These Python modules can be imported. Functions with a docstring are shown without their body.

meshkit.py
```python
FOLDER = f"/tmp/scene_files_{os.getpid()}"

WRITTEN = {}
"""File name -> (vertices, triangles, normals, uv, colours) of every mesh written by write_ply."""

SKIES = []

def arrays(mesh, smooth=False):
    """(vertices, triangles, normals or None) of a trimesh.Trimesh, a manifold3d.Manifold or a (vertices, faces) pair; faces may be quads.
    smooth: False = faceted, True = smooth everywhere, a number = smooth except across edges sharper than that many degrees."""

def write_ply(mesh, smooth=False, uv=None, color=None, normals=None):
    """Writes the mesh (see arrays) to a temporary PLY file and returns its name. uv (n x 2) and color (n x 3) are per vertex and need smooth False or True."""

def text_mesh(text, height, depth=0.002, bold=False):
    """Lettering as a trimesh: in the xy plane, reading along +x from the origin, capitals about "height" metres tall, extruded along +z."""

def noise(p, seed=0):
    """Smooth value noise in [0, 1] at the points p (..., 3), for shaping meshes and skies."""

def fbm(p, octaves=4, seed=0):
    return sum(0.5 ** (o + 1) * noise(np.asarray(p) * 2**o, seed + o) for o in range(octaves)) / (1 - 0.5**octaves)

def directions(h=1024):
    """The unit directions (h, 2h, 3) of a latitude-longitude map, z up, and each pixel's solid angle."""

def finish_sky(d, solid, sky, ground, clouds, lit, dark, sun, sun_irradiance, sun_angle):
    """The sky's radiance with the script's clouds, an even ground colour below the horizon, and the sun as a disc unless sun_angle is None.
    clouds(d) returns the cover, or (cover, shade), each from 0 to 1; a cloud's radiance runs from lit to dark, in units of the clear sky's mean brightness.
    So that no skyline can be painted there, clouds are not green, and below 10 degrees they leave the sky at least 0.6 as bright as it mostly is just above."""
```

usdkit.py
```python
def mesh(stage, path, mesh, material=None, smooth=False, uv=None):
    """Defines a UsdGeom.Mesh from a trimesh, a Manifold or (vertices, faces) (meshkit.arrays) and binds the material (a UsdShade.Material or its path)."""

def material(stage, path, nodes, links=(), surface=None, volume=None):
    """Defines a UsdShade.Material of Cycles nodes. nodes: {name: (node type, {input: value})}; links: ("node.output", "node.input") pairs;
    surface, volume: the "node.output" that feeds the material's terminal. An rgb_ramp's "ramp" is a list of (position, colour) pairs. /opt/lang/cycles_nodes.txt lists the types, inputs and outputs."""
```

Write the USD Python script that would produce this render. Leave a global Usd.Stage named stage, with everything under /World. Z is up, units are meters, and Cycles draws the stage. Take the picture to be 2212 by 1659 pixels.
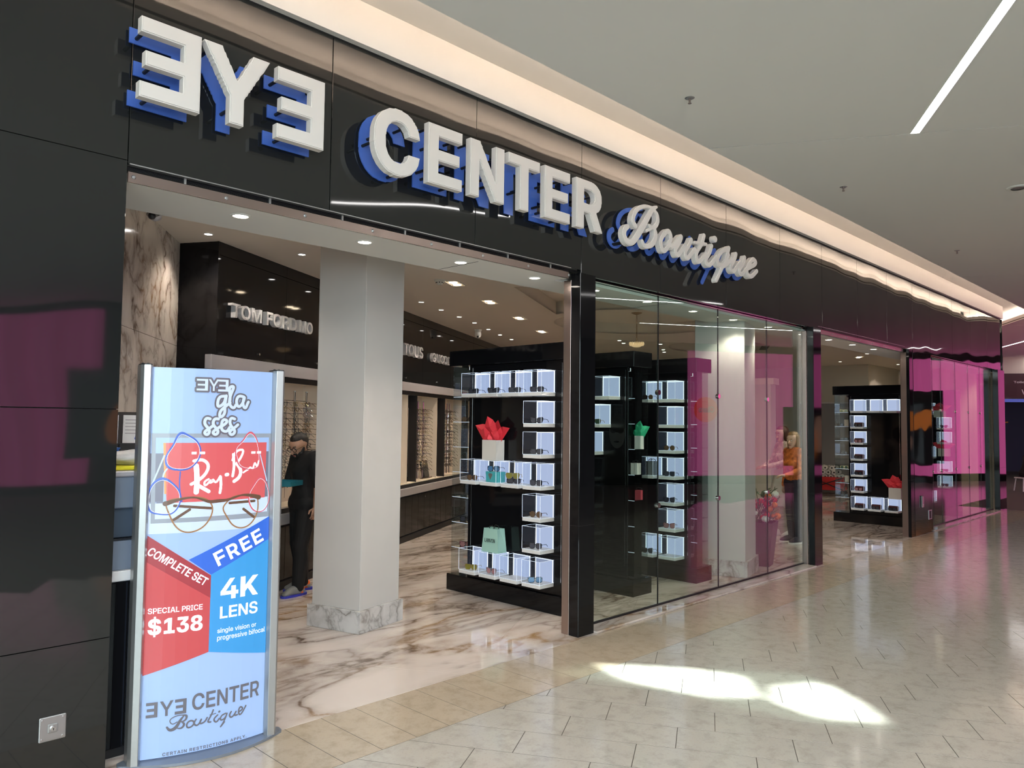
import math, glob, itertools, random
import numpy as np, trimesh, manifold3d as m3, usdkit, meshkit
from pxr import Usd, UsdGeom, UsdLux, UsdShade, Gf, Sdf, Vt
from shapely.geometry import Polygon, LineString, MultiPolygon, Point, box as sbox
from shapely import affinity, union_all
from shapely.ops import unary_union
from PIL import Image, ImageDraw, ImageFont

random.seed(7); rng = np.random.default_rng(7)
stage = Usd.Stage.CreateInMemory()
UsdGeom.SetStageUpAxis(stage, 'Z'); UsdGeom.SetStageMetersPerUnit(stage, 1.0)
UsdGeom.Xform.Define(stage, '/World'); UsdGeom.Scope.Define(stage, '/World/Looks')

# ------------------------------------------------------------------ camera, exposure
cam = UsdGeom.Camera.Define(stage, '/World/camera')
CX = np.array([0.69799551, -0.71601166, 0.0113825]); CD = np.array([0.04402741, 0.02704375, -0.99866422]); CF = np.array([0.7147474, 0.69756428, 0.05040056])
EYE = np.array([-1.43886404, -4.2244205, 1.8])
M = np.eye(4); M[0, :3] = CX; M[1, :3] = -CD; M[2, :3] = -CF; M[3, :3] = EYE
cam.AddTransformOp().Set(Gf.Matrix4d(*M.ravel().tolist()))
cam.CreateFocalLengthAttr(36.0 * 1664.0 / 2212.0); cam.CreateHorizontalApertureAttr(36.0); cam.CreateVerticalApertureAttr(27.0)
cam.CreateClippingRangeAttr(Gf.Vec2f(0.05, 500)); cam.CreateFStopAttr(0.0)
cam.CreateExposureAttr(0.0)

# ------------------------------------------------------------------ daylight: sky through the open atrium end, skylights in the mall roof, the sun
dome = UsdLux.DomeLight.Define(stage, '/World/sky'); dome.CreateColorAttr(Gf.Vec3f(0.78, 0.93, 1.0)); dome.CreateIntensityAttr(0.9)
sun = UsdLux.DistantLight.Define(stage, '/World/sun'); sun.CreateIntensityAttr(8.0); sun.CreateNormalizeAttr(True); sun.CreateAngleAttr(1.3); sun.CreateColorAttr(Gf.Vec3f(0.86, 1.0, 0.95))
SUN = np.array([-0.10, -1.0, 0.86]); SUN /= np.linalg.norm(SUN)          # towards the sun
def look_along(prim, d, pos=(0, 0, 0)):
    """Turns a light's -Z along d."""
    z = -np.asarray(d, float) / np.linalg.norm(d); x = np.cross([0, 1, 0] if abs(z[1]) < .9 else [1, 0, 0], z); x /= np.linalg.norm(x); y = np.cross(z, x)
    t = np.eye(4); t[0, :3] = x; t[1, :3] = y; t[2, :3] = z; t[3, :3] = pos
    UsdGeom.Xformable(prim).AddTransformOp().Set(Gf.Matrix4d(*t.ravel().tolist()))
look_along(sun, -SUN)
def rect_light(name, pos, d, w, h, inten, color):
    l = UsdLux.RectLight.Define(stage, '/World/' + name); l.CreateWidthAttr(w); l.CreateHeightAttr(h); l.CreateIntensityAttr(inten); l.CreateColorAttr(Gf.Vec3f(*color)); look_along(l, d, pos); return l
rect_light('skylight_atrium', (-2.4, -6.0, 4.28), (0, 0, -1), 5.0, 5.0, 9.6, (0.93, 0.98, 1.0))
rect_light('atrium_glazing', (-7.0, -12.5, 3.2), (0.55, 0.83, -0.03), 6.0, 4.2, 9.0, (0.74, 0.95, 1.0))
rect_light('skylight_corridor', (7.5, -7.8, 4.28), (0, 0, -1), 5.0, 2.0, 4.0, (1.0, 0.90, 0.80))

# ------------------------------------------------------------------ helpers
used = {}
def path_for(parent, name):
    n = used.get((parent, name), -1) + 1; used[(parent, name)] = n
    return f'{parent}/{name}' + (f'_{n:03d}' if n else '')
def meta(p, label=None, cat=None, group=None, kind=None):
    for k, v in (('label', label), ('category', cat), ('group', group), ('kind', kind)):
        if v: p.SetCustomDataByKey(k, v)
    return p
def thing(name, label, cat, loc=(0, 0, 0), rz=0.0, group=None, kind=None, rx=0.0, ry=0.0):
    x = UsdGeom.Xform.Define(stage, path_for('/World', name)); x.AddTranslateOp().Set(Gf.Vec3d(*map(float, loc))); x.AddRotateXYZOp().Set(Gf.Vec3f(rx, ry, rz))
    return meta(x.GetPrim(), label, cat, group, kind)
def setting(name, label):
    x = UsdGeom.Xform.Define(stage, '/World/' + name); return meta(x.GetPrim(), label, kind='structure')
def part(parent, name, mesh, mat, smooth=False, label=None, kind=None):
    p = usdkit.mesh(stage, path_for(str(parent.GetPath()), name), mesh, mat, smooth).GetPrim(); return meta(p, label, kind=kind)
def solo(name, mesh, mat, label, cat, group=None, smooth=False, kind=None):
    p = usdkit.mesh(stage, path_for('/World', name), mesh, mat, smooth).GetPrim(); return meta(p, label, cat, group, kind)
def copy(src, loc, rz, label, group=None, rx=0.0, ry=0.0):
    d = src.GetCustomData(); nm = src.GetName().rstrip('0123456789').rstrip('_')
    t = thing(nm, label, d['category'], loc, rz, group or d.get('group'), None, rx, ry)
    t.GetReferences().AddInternalReference(src.GetPath()); t.SetInstanceable(True); return t

def cat(*ms): return trimesh.util.concatenate([m for m in ms if m is not None])
def box(x0, x1, y0, y1, z0, z1):
    m = trimesh.creation.box((abs(x1 - x0), abs(y1 - y0), abs(z1 - z0))); m.apply_translation(((x0 + x1) / 2, (y0 + y1) / 2, (z0 + z1) / 2)); return m
def rbox(x0, x1, y0, y1, z0, z1, b=.004):
    """A box with chamfered edges."""
    pts = [(x, y, z) for x in (x0, x1) for y in (y0, y1) for z in (z0, z1)]
    c = np.array([(x0 + x1) / 2, (y0 + y1) / 2, (z0 + z1) / 2]); out = []
    for p in pts:
        s = np.sign(c - np.array(p))
        for k in range(3): q = np.array(p, float) + s * b; q[k] = p[k]; out.append(q)
    return trimesh.convex.convex_hull(np.array(out))
def cyl(p, q, r, r2=None, n=16):
    p, q = np.asarray(p, float), np.asarray(q, float); d = q - p; L = np.linalg.norm(d); d = d / L
    a = np.cross(d, [0, 0, 1] if abs(d[2]) < .9 else [1, 0, 0]); a /= np.linalg.norm(a); b = np.cross(d, a); t = np.arange(n) / n * 2 * math.pi
    ring = np.cos(t)[:, None] * a + np.sin(t)[:, None] * b; r2 = r if r2 is None else r2
    v = np.vstack([p + ring * r, q + ring * r2, [p], [q]]); f = []
    for i in range(n): j = (i + 1) % n; f += [(i, j, n + j), (i, n + j, n + i), (2 * n, j, i), (2 * n + 1, n + i, n + j)]
    return trimesh.Trimesh(v, f, process=False)
def tube(pts, r, n=8):
    pts = np.asarray(pts, float); T = np.gradient(pts, axis=0); T /= np.maximum(np.linalg.norm(T, axis=1, keepdims=True), 1e-9); v = []; f = []
    a = np.cross(T[0], [0, 0, 1] if abs(T[0][2]) < .9 else [1, 0, 0]); t = np.arange(n) / n * 2 * math.pi; rr = np.broadcast_to(r, len(pts))
    for i, p in enumerate(pts):
        a = a - T[i] * (a @ T[i]); a /= np.linalg.norm(a); b = np.cross(T[i], a); v.append(p + rr[i] * (np.cos(t)[:, None] * a + np.sin(t)[:, None] * b))
    for i in range(len(pts) - 1):
        for k in range(n): j = (k + 1) % n; f += [(i * n + k, i * n + j, (i + 1) * n + j), (i * n + k, (i + 1) * n + j, (i + 1) * n + k)]
    v = np.vstack(v + [[pts[0]], [pts[-1]]]); e = len(v) - 2; o = (len(pts) - 1) * n
    for k in range(n): j = (k + 1) % n; f += [(e, j, k), (e + 1, o + k, o + j)]
    return trimesh.Trimesh(v, f, process=False)
def lathe(prof, n=32, c=(0, 0, 0)):
    m = trimesh.creation.revolve(np.asarray(prof, float), sections=n); m.apply_translation(c); return m
def extr(poly, h, z0=0.0):
    gs = [g for g in getattr(poly, 'geoms', [poly]) if g.geom_type == 'Polygon' and g.area > 1e-9]
    if not gs: return None
    m = cat(*[trimesh.creation.extrude_polygon(g, h, engine='earcut') for g in gs]); m.apply_translation((0, 0, z0)); return m
XZ = np.array([[1, 0, 0, 0], [0, 0, 1, 0], [0, 1, 0, 0], [0, 0, 0, 1.0]])        # (x, y, h) -> (x, h, y)
def extr_xz(poly, y0, y1):
    m = extr(poly, y1 - y0, y0)
    if m is None: return None
    m.apply_transform(XZ); m.invert(); return m
def moved(m, loc=(0, 0, 0), rz=0.0, s=1.0):
    m = m.copy(); t = trimesh.transformations.rotation_matrix(math.radians(rz), [0, 0, 1]); t[:3, :3] *= s; t[:3, 3] = loc; m.apply_transform(t); return m
def slab(poly, z0, z1, b=.0015):
    """A tile: convex polygon with a chamfered rim."""
    p = np.array(poly.exterior.coords)[:-1]
    if Polygon(p).exterior.is_ccw is False: p = p[::-1]
    c = p.mean(0); d = c - p; q = p + d / np.maximum(np.linalg.norm(d, axis=1, keepdims=True), 1e-6) * b * 1.4; n = len(p)
    v = np.vstack([np.c_[q, np.full(n, z1)], np.c_[p, np.full(n, z1 - b)], np.c_[p, np.full(n, z0)]]); f = [(0, i, i + 1) for i in range(1, n - 1)]
    for i in range(n):
        j = (i + 1) % n
        for a in (0, n): f += [(a + i, a + n + i, a + n + j), (a + i, a + n + j, a + j)]
    return trimesh.Trimesh(v, f, process=False)
def stroke(pts, w, n=10, w2=None):
    """A pen stroke: smooth curve through pts, as a polygon; w is one width or one per point."""
    from scipy.interpolate import CubicSpline
    p = np.asarray(pts, float); t = np.r_[0, np.cumsum(np.maximum(np.linalg.norm(np.diff(p, axis=0), axis=1), 1e-6))]
    if len(p) > 2:
        per = np.allclose(p[0], p[-1]); cs = CubicSpline(t, p, bc_type='periodic' if per else 'natural'); tt = np.linspace(0, t[-1], n * (len(p) - 1) + 1); q = cs(tt)
    else: tt = np.linspace(0, t[-1], 4); q = p[0] + (p[-1] - p[0]) * (tt / t[-1])[:, None]
    ws = np.interp(tt, t, np.broadcast_to(w, len(p)))
    if np.ptp(ws) < 1e-9: return LineString(q).buffer(ws[0] / 2, quad_segs=5)
    cs = [Point(*a).buffer(b / 2, quad_segs=5) for a, b in zip(q, ws)]
    return unary_union([unary_union([a, b]).convex_hull for a, b in zip(cs, cs[1:])])
FONT = glob.glob('/opt/blender-*/*/datafiles/fonts/Inter.woff2')[0]; _fonts = {}; _gl = {}
def glyph(ch, wt=700):
    """(polygon, advance) of a character; capitals 1 high."""
    if (ch, wt) in _gl: return _gl[(ch, wt)]
    if wt not in _fonts:
        f = ImageFont.truetype(FONT, 150); f.set_variation_by_axes([32 if wt > 500 else 14, wt]); _fonts[wt] = f; b = f.getbbox('H', anchor='ls'); f.cap = -b[1]
    f = _fonts[wt]; x0, y0, x1, y1 = f.getbbox(ch, anchor='ls')
    if ch == ' ': r = (Polygon(), f.getlength(' ') / f.cap)
    else:
        im = Image.new('L', (x1 - x0 + 8, y1 - y0 + 8)); ImageDraw.Draw(im).text((4 - x0, 4 - y0), ch, 255, font=f, anchor='ls')
        on = np.pad(np.asarray(im) > 127, ((0, 0), (1, 1))).astype(np.int8); rr, st = np.nonzero(np.diff(on, axis=1) == 1); en = np.nonzero(np.diff(on, axis=1) == -1)[1]
        g = union_all([sbox(a, -r - 1, b, -r) for a, b, r in zip(st, en, rr)]).buffer(.7).buffer(-.7).simplify(.8)
        k = 1 / f.cap; r = (affinity.affine_transform(g, [k, 0, 0, k, (x0 - 4) * k, (4 - y0) * k]), f.getlength(ch) / f.cap)
    _gl[(ch, wt)] = r; return r
def fit(poly, x0, x1, y0, y1):
    a, b, c, d = poly.bounds; sx = (x1 - x0) / (c - a); sy = (y1 - y0) / (d - b); return affinity.affine_transform(poly, [sx, 0, 0, sy, x0 - a * sx, y0 - b * sy])
def words(s, wt=700, track=0.0, mirror=''):
    x = 0; out = []
    for i, ch in enumerate(s):
        g, a = glyph(ch, wt)
        if not g.is_empty:
            if str(i) in mirror: g = affinity.scale(g, -1, 1, origin=(a / 2, 0))
            out.append(affinity.translate(g, x, 0))
        x += a + track
    return unary_union(out)
def spot(parent, loc, inten, color, r=.03, cone=62.0, soft=.6):
    """The directed beam of a recessed lamp, pointing straight down from its fixture."""
    l = UsdLux.SphereLight.Define(stage, path_for(str(parent.GetPath()), 'beam')); l.CreateRadiusAttr(r); l.CreateIntensityAttr(inten); l.CreateColorAttr(Gf.Vec3f(*color)); l.AddTranslateOp().Set(Gf.Vec3d(*loc))
    s = UsdLux.ShapingAPI.Apply(l.GetPrim()); s.CreateShapingConeAngleAttr(cone); s.CreateShapingConeSoftnessAttr(soft)
# ------------------------------------------------------------------ materials
K = '/World/Looks/'; mats = {}
def mat(name, color, rough=.5, metal=0.0, emis=None, es=0.0, bump=None, coat=0.0, spec=.5, var=0.0, trans=0.0, alpha=1.0, noise=None):
    """Principled; bump = (scale, strength, distance); var = tone change from piece to piece; noise = (scale, amount) of soft mottling."""
    inp = dict(base_color=color, roughness=rough, metallic=metal, coat_weight=coat, specular_ior_level=spec, transmission_weight=trans, alpha=alpha)
    if emis is not None: inp |= dict(emission_color=emis, emission_strength=es)
    n = {'p': ('principled_bsdf', inp)}; l = []
    if bump or noise: n['g'] = ('geometry', {})
    if bump:
        n['t'] = ('noise_texture', dict(scale=bump[0], detail=bump[3] if len(bump) > 3 else 2.0)); n['b'] = ('bump', dict(strength=bump[1], distance=bump[2]))
        l += [('g.position', 't.vector'), ('t.fac', 'b.height'), ('b.normal', 'p.normal')]
    if noise:
        n['nt'] = ('noise_texture', dict(scale=noise[0], detail=5.0)); n['nr'] = ('rgb_ramp', dict(ramp=[(.3, tuple(c * (1 - noise[1]) for c in color)), (.7, tuple(min(1, c * (1 + noise[1])) for c in color))]))
        l += [('g.position', 'nt.vector'), ('nt.fac', 'nr.fac'), ('nr.color', 'p.base_color')]
    m = usdkit.material(stage, K + name, n, l, 'p.BSDF'); mats[name] = m; return m
def glow(name, color, s): m = usdkit.material(stage, K + name, {'e': ('emission', dict(color=color, strength=s))}, (), 'e.emission'); return m
def pane(name, tint, r0=.04, gain=1.0):
    """See-through pane: tinted transparency with a mirror-like reflection that grows towards grazing view; the same from either side."""
    n = dict(g=('geometry', {}), d=('vector_math', dict(math_type='dot_product')), a=('math', dict(math_type='absolute')), s=('math', dict(math_type='subtract', value1=1.0)),
             p=('math', dict(math_type='power', value2=5.0)), k=('math', dict(math_type='multiply_add', value2=(1 - r0) * gain, value3=r0 * gain)),
             t=('transparent_bsdf', dict(color=tint)), r=('glossy_bsdf', dict(color=(1, 1, 1), roughness=0.0)), m=('mix_closure', {}))
    l = [('g.normal', 'd.vector1'), ('g.incoming', 'd.vector2'), ('d.value', 'a.value1'), ('a.value', 's.value2'), ('s.value', 'p.value1'), ('p.value', 'k.value1'), ('k.value', 'm.fac'), ('t.BSDF', 'm.closure1'), ('r.BSDF', 'm.closure2')]
    return usdkit.material(stage, K + name, n, l, 'm.closure')
def marble(name, base, vein, scale=1.0, rough=.06, rot=0.5, gold=(.36, .22, .10), st=2.6):
    """White marble with long brown veins: warped noise, dark where it crosses its middle value; bold veins only where a broad noise lets them, faint wisps elsewhere."""
    n = dict(g=('geometry', {}), off=('vector_math', dict(math_type='scale', scale=2.0)), ad=('vector_math', dict(math_type='add')), mp=('mapping', dict(rotation=(0, 0, rot), scale=(scale / st, scale, scale * .8))),
             w=('noise_texture', dict(scale=1.3, detail=3.0)), ws=('vector_math', dict(math_type='scale', scale=.9)), wa=('vector_math', dict(math_type='add')),
             n1=('noise_texture', dict(scale=1.65, detail=3.0, roughness=.5)), s1=('math', dict(math_type='subtract', value2=.5)), a1=('math', dict(math_type='absolute')), r1=('rgb_ramp', dict(ramp=[(0, (1, 1, 1)), (.010, (.9, .9, .9)), (.024, (.45, .45, .45)), (.07, (.16, .16, .16)), (.13, (0, 0, 0))])),
             n2=('noise_texture', dict(scale=.8, detail=2.0)), r2=('rgb_ramp', dict(ramp=[(.30, (.25, .25, .25)), (.45, (1, 1, 1))])), nf=('noise_texture', dict(scale=7.0, detail=5.0, roughness=.7)), rf=('rgb_ramp', dict(ramp=[(.35, (.35, .35, .35)), (.6, (1, 1, 1))])),
             mm=('mix_color', dict(blend_type='multiply', fac=1.0)), m2=('mix_color', dict(blend_type='multiply', fac=1.0)),
             n3=('noise_texture', dict(scale=2.0, detail=4.0, roughness=.55)), s3=('math', dict(math_type='subtract', value2=.46)), a3=('math', dict(math_type='absolute')), r3=('rgb_ramp', dict(ramp=[(0, (.6, .6, .6)), (.014, (.3, .3, .3)), (.05, (.08, .08, .08)), (.1, (0, 0, 0))])),
             n4=('noise_texture', dict(scale=1.0, detail=3.0)), rb=('rgb_ramp', dict(ramp=[(.35, tuple(c * .90 for c in base)), (.6, base)])), vc=('rgb_ramp', dict(ramp=[(.46, vein), (.62, gold)])),
             c1=('mix_color', {}), c2=('mix_color', dict(b=tuple(v * .9 + b_ * .1 for v, b_ in zip(vein, base)))), p=('principled_bsdf', dict(roughness=rough)))
    l = [('g.random_per_island', 'off.vector1'), ('g.position', 'ad.vector1'), ('off.vector', 'ad.vector2'), ('ad.vector', 'mp.vector'), ('mp.vector', 'w.vector'), ('w.color', 'ws.vector1'), ('mp.vector', 'wa.vector1'), ('ws.vector', 'wa.vector2'), ('g.position', 'nf.vector'), ('nf.fac', 'rf.fac')]
    l += [('wa.vector', f'{k}.vector') for k in ('n1', 'n3')] + [('mp.vector', f'{k}.vector') for k in ('n2', 'n4')] + [('n1.fac', 's1.value1'), ('s1.value', 'a1.value1'), ('a1.value', 'r1.fac'), ('n2.fac', 'r2.fac'), ('r1.color', 'mm.a'), ('r2.color', 'mm.b'), ('mm.result', 'm2.a'), ('rf.color', 'm2.b'),
          ('n3.fac', 's3.value1'), ('s3.value', 'a3.value1'), ('a3.value', 'r3.fac'), ('n4.fac', 'rb.fac'), ('n4.fac', 'vc.fac'), ('rb.color', 'c2.a'), ('r3.color', 'c2.fac'), ('c2.result', 'c1.a'), ('vc.color', 'c1.b'), ('m2.result', 'c1.fac'), ('c1.result', 'p.base_color')]
    return usdkit.material(stage, K + name, n, l, 'p.BSDF')
def stone(name, c0, c1, rough=.16):
    """Honed limestone tile: tone from tile to tile, fine speckle."""
    n = dict(g=('geometry', {}), r=('rgb_ramp', dict(ramp=[(0, c0), (.5, tuple((a + b) / 2 for a, b in zip(c0, c1))), (1, c1)])), n1=('noise_texture', dict(scale=9.0, detail=6.0, roughness=.7)), k=('rgb_ramp', dict(ramp=[(.3, (.80, .79, .76)), (.52, (1, 1, 1)), (.75, (1.0, .98, .95))])),
             n2=('noise_texture', dict(scale=70.0, detail=3.0)), k2=('rgb_ramp', dict(ramp=[(.30, (.92, .905, .88)), (.45, (1, 1, 1))])), x=('mix_color', dict(blend_type='multiply', fac=1.0)), x2=('mix_color', dict(blend_type='multiply', fac=1.0)),
             rr=('map_range', dict(from_min=.3, from_max=.7, to_min=rough * .75, to_max=rough * 1.35)), p=('principled_bsdf', dict(specular_ior_level=.75)))
    l = [('g.random_per_island', 'r.fac'), ('g.position', 'n1.vector'), ('g.position', 'n2.vector'), ('n1.fac', 'k.fac'), ('n2.fac', 'k2.fac'), ('r.color', 'x.a'), ('k.color', 'x.b'), ('x.result', 'x2.a'), ('k2.color', 'x2.b'), ('x2.result', 'p.base_color'), ('n1.fac', 'rr.value'), ('rr.result', 'p.roughness')]
    return usdkit.material(stage, K + name, n, l, 'p.BSDF')

m_fascia = mat('black_gloss_cladding', (.013, .014, .014), .035, bump=(.7, .6, .04, 1.0), spec=.7)
m_black = mat('black_gloss', (.006, .006, .007), .05, bump=(.8, .3, .008, 1.0), spec=.3)
m_blackm = mat('black_matt', (.006, .006, .007), .5)
m_dark = mat('dark_slot', (.012, .011, .011), .6)
m_steel = mat('brushed_steel', (.42, .34, .31), .28, 1.0, bump=(60, .05, .002))
m_alu = mat('satin_aluminium', (.44, .45, .45), .34, .85)
m_white = mat('white_letter', (.76, .72, .68), .6)
m_blue = mat('blue_acrylic', (.055, .12, .42), .12, emis=(.05, .14, .6), es=.10)
m_ceil = mat('ceiling_paint', (.84, .84, .79), .85)
m_cove = mat('cove_paint', (.82, .79, .74), .8)
m_shopceil = mat('shop_ceiling_paint', (.84, .76, .66), .75)
m_soffit = mat('soffit_paint', (.74, .73, .68), .7)
m_pillar = mat('pillar_paint', (.54, .515, .485), .7, noise=(2.0, .03))
m_grout = mat('grout', (.075, .065, .05), .8)
m_stone = stone('limestone', (.475, .445, .395), (.58, .55, .495), .11); m_border = stone('limestone_border', (.48, .40, .305), (.58, .53, .45), .11)
m_marble = marble('marble_floor', (.67, .60, .55), (.14, .09, .06), 1.0, .045, -.55)
m_marblew = marble('marble_wall', (.76, .68, .61), (.16, .11, .08), 1.5, .12, .9, (.30, .18, .09), 1.6); m_plinth = marble('marble_plinth', (.62, .60, .58), (.2, .18, .16), 2.2, .15, .6, (.3, .27, .24), 1.5)
m_glass = pane('shop_glass', (.86, .92, .89)); m_acryl = pane('acrylic', (.95, .97, .99), .03); m_glass2 = pane('showcase_glass', (.93, .95, .95), .04)
m_lit = glow('lit_back', (.60, .71, 1.0), .74); m_edge = glow('lit_edge', (.86, .93, 1.0), 1.7); m_led = glow('led_white', (1.0, .97, .95), 22.0)
m_ledwarm = glow('cove_led', (1.0, .81, .68), 44.0); m_lamp = glow('warm_lamp', (1.0, .80, .56), 22.0); m_lampw = glow('neutral_lamp', (1.0, .90, .78), 26.0); m_lampc = glow('small_lamp', (1.0, .95, .92), 26.0)
m_cubebase = mat('cube_base', (.72, .70, .68), .4)
m_cream = mat('niche_cream', (.82, .70, .56), .6); m_band = mat('grey_band', (.40, .37, .37), .35); m_beige = mat('beige_wall', (.66, .60, .50), .75)
m_tint = mat('smoked_drawer', (.022, .018, .015), .08, spec=.32); m_chrome = mat('chrome', (.75, .75, .75), .12, 1.0)
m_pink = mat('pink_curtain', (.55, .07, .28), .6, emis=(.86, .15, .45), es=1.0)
# ------------------------------------------------------------------ the setting
C30, S30 = math.cos(math.pi / 6), .5
U = np.array([C30, S30]); V = np.array([-S30, C30])                       # the mall's grid runs 30 degrees off the shop front
def uv(u, v): return U * u + V * v
def uvbox(u0, u1, v0, v1, z0, z1): return moved(box(u0, u1, v0, v1, z0, z1), (0, 0, 0), 30)
def uvrbox(u0, u1, v0, v1, z0, z1, b=.004): return moved(rbox(u0, u1, v0, v1, z0, z1, b), (0, 0, 0), 30)
XF = 18.8                                                                   # right end of the shop front
# mall floor: grout bed, border course, a slanting band, and the field of limestone slabs
fl = setting('floor', 'polished beige limestone floor of the mall')
mall = Polygon([(-9, -.085), (XF, -.085), tuple(uv(16.25, -9.45)), tuple(uv(34, -9.45)), tuple(uv(34, -17)), tuple(uv(-14, -17)), tuple(uv(-14, -1))])
shop = Polygon([(-.3, -.085), (XF, -.085), tuple(uv(16.4, -9.2)), (27, 5.0), (27, 10.6), (10, 10.6), tuple(uv(2.2, 2.2)), (-.3, 1.0)])
bed = Polygon([(-16, -12), (30, -12), (34, 12), (-12, 12)]).union(mall).union(shop).convex_hull.buffer(2)
part(fl, 'grout_bed', extr(bed, .05, -.0508), m_grout)
x = .935 - .2425 * 11
while x < XF - .2:
    part(fl, 'border_tile', slab(sbox(x + .0022, -.708, x + .2403, -.087), -.012, 0, .00025), m_border); x += .2425
a = np.array([4.905, -.717]); bd = np.array([math.cos(math.radians(-24.5)), math.sin(math.radians(-24.5))]); bn = np.array([-bd[1], bd[0]])
BW = .36; below = sbox(-40, -60, 60, -.712)
band = Polygon([tuple(a - bd * 3), tuple(a + bd * 30), tuple(a + bd * 30 - bn * BW), tuple(a - bd * 3 - bn * BW)]).intersection(below).intersection(mall)
for k in range(-3, 14):
    q = Polygon([tuple(a + bd * (k * .7 - .72 + e) - bn * w) for e, w in ((.0015, .0015), (.6985, .0015), (.6985, BW - .0015), (.0015, BW - .0015))]).intersection(below)
    if q.area > .0005: part(fl, 'band_tile', slab(q, -.012, 0, .00025), m_stone)
field = below.intersection(mall).difference(band.buffer(.001)); tiles = []
for i in range(-24, 115):
    for j in range(-28, 6):
        u0 = 1.125 + .3045 * i; v0 = -2.76 + .645 * j + (-.2155 * i) % .645
        q = Polygon([tuple(uv(u0 + a_, v0 + b_)) for a_, b_ in ((.0023, .0023), (.3022, .0023), (.3022, .6427), (.0023, .6427))]); c = q.centroid
        d = np.array([c.x, c.y]) - EYE[:2]; fw = d @ CF[:2]; sd = d @ CX[:2]
        if fw < 1.2 or abs(sd) > fw * .90 + 1.6 or fw > 36: continue
        if not field.contains(q): q = q.intersection(field)
        for g in getattr(q, 'geoms', [q]):
            if g.geom_type == 'Polygon' and g.area > .0003: tiles.append((fw, g.convex_hull))
tiles.sort(key=lambda t: t[0])
near = [t for t in tiles if t[0] > 1.9 and abs((np.array(t[1].centroid.coords[0]) - EYE[:2]) @ CX[:2]) < t[0] * .69 + .3][:285]; ids = {id(t) for t in near}
for _, g in near: part(fl, 'tile', slab(g, -.012, 0, .00025), m_stone)
part(fl, 'far_tiles', cat(*[slab(g, -.012, 0, .00025) for t in tiles if id(t) not in ids for g in [t[1]]]), m_stone, kind='stuff')
# shop floor: large glossy marble slabs
fs = setting('floor_001', 'glossy white marble floor of the shop with brown veins')
n = 0
for i in range(-2, 26):
    for j in range(-8, 3):
        u0, v0 = 1.02 + .966 * i, -1.265 + 1.932 * j + .966 * (i % 2)
        q = Polygon([tuple(uv(u0 + a_, v0 + b_)) for a_, b_ in ((.0006, .0006), (.9654, .0006), (.9654, 1.9314), (.0006, 1.9314))]).intersection(shop)
        for g in getattr(q, 'geoms', [q]):
            if g.geom_type == 'Polygon' and g.area > .01: part(fs, 'marble_slab', slab(g.convex_hull, -.012, .0012, .0008), m_marble); n += 1
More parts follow.
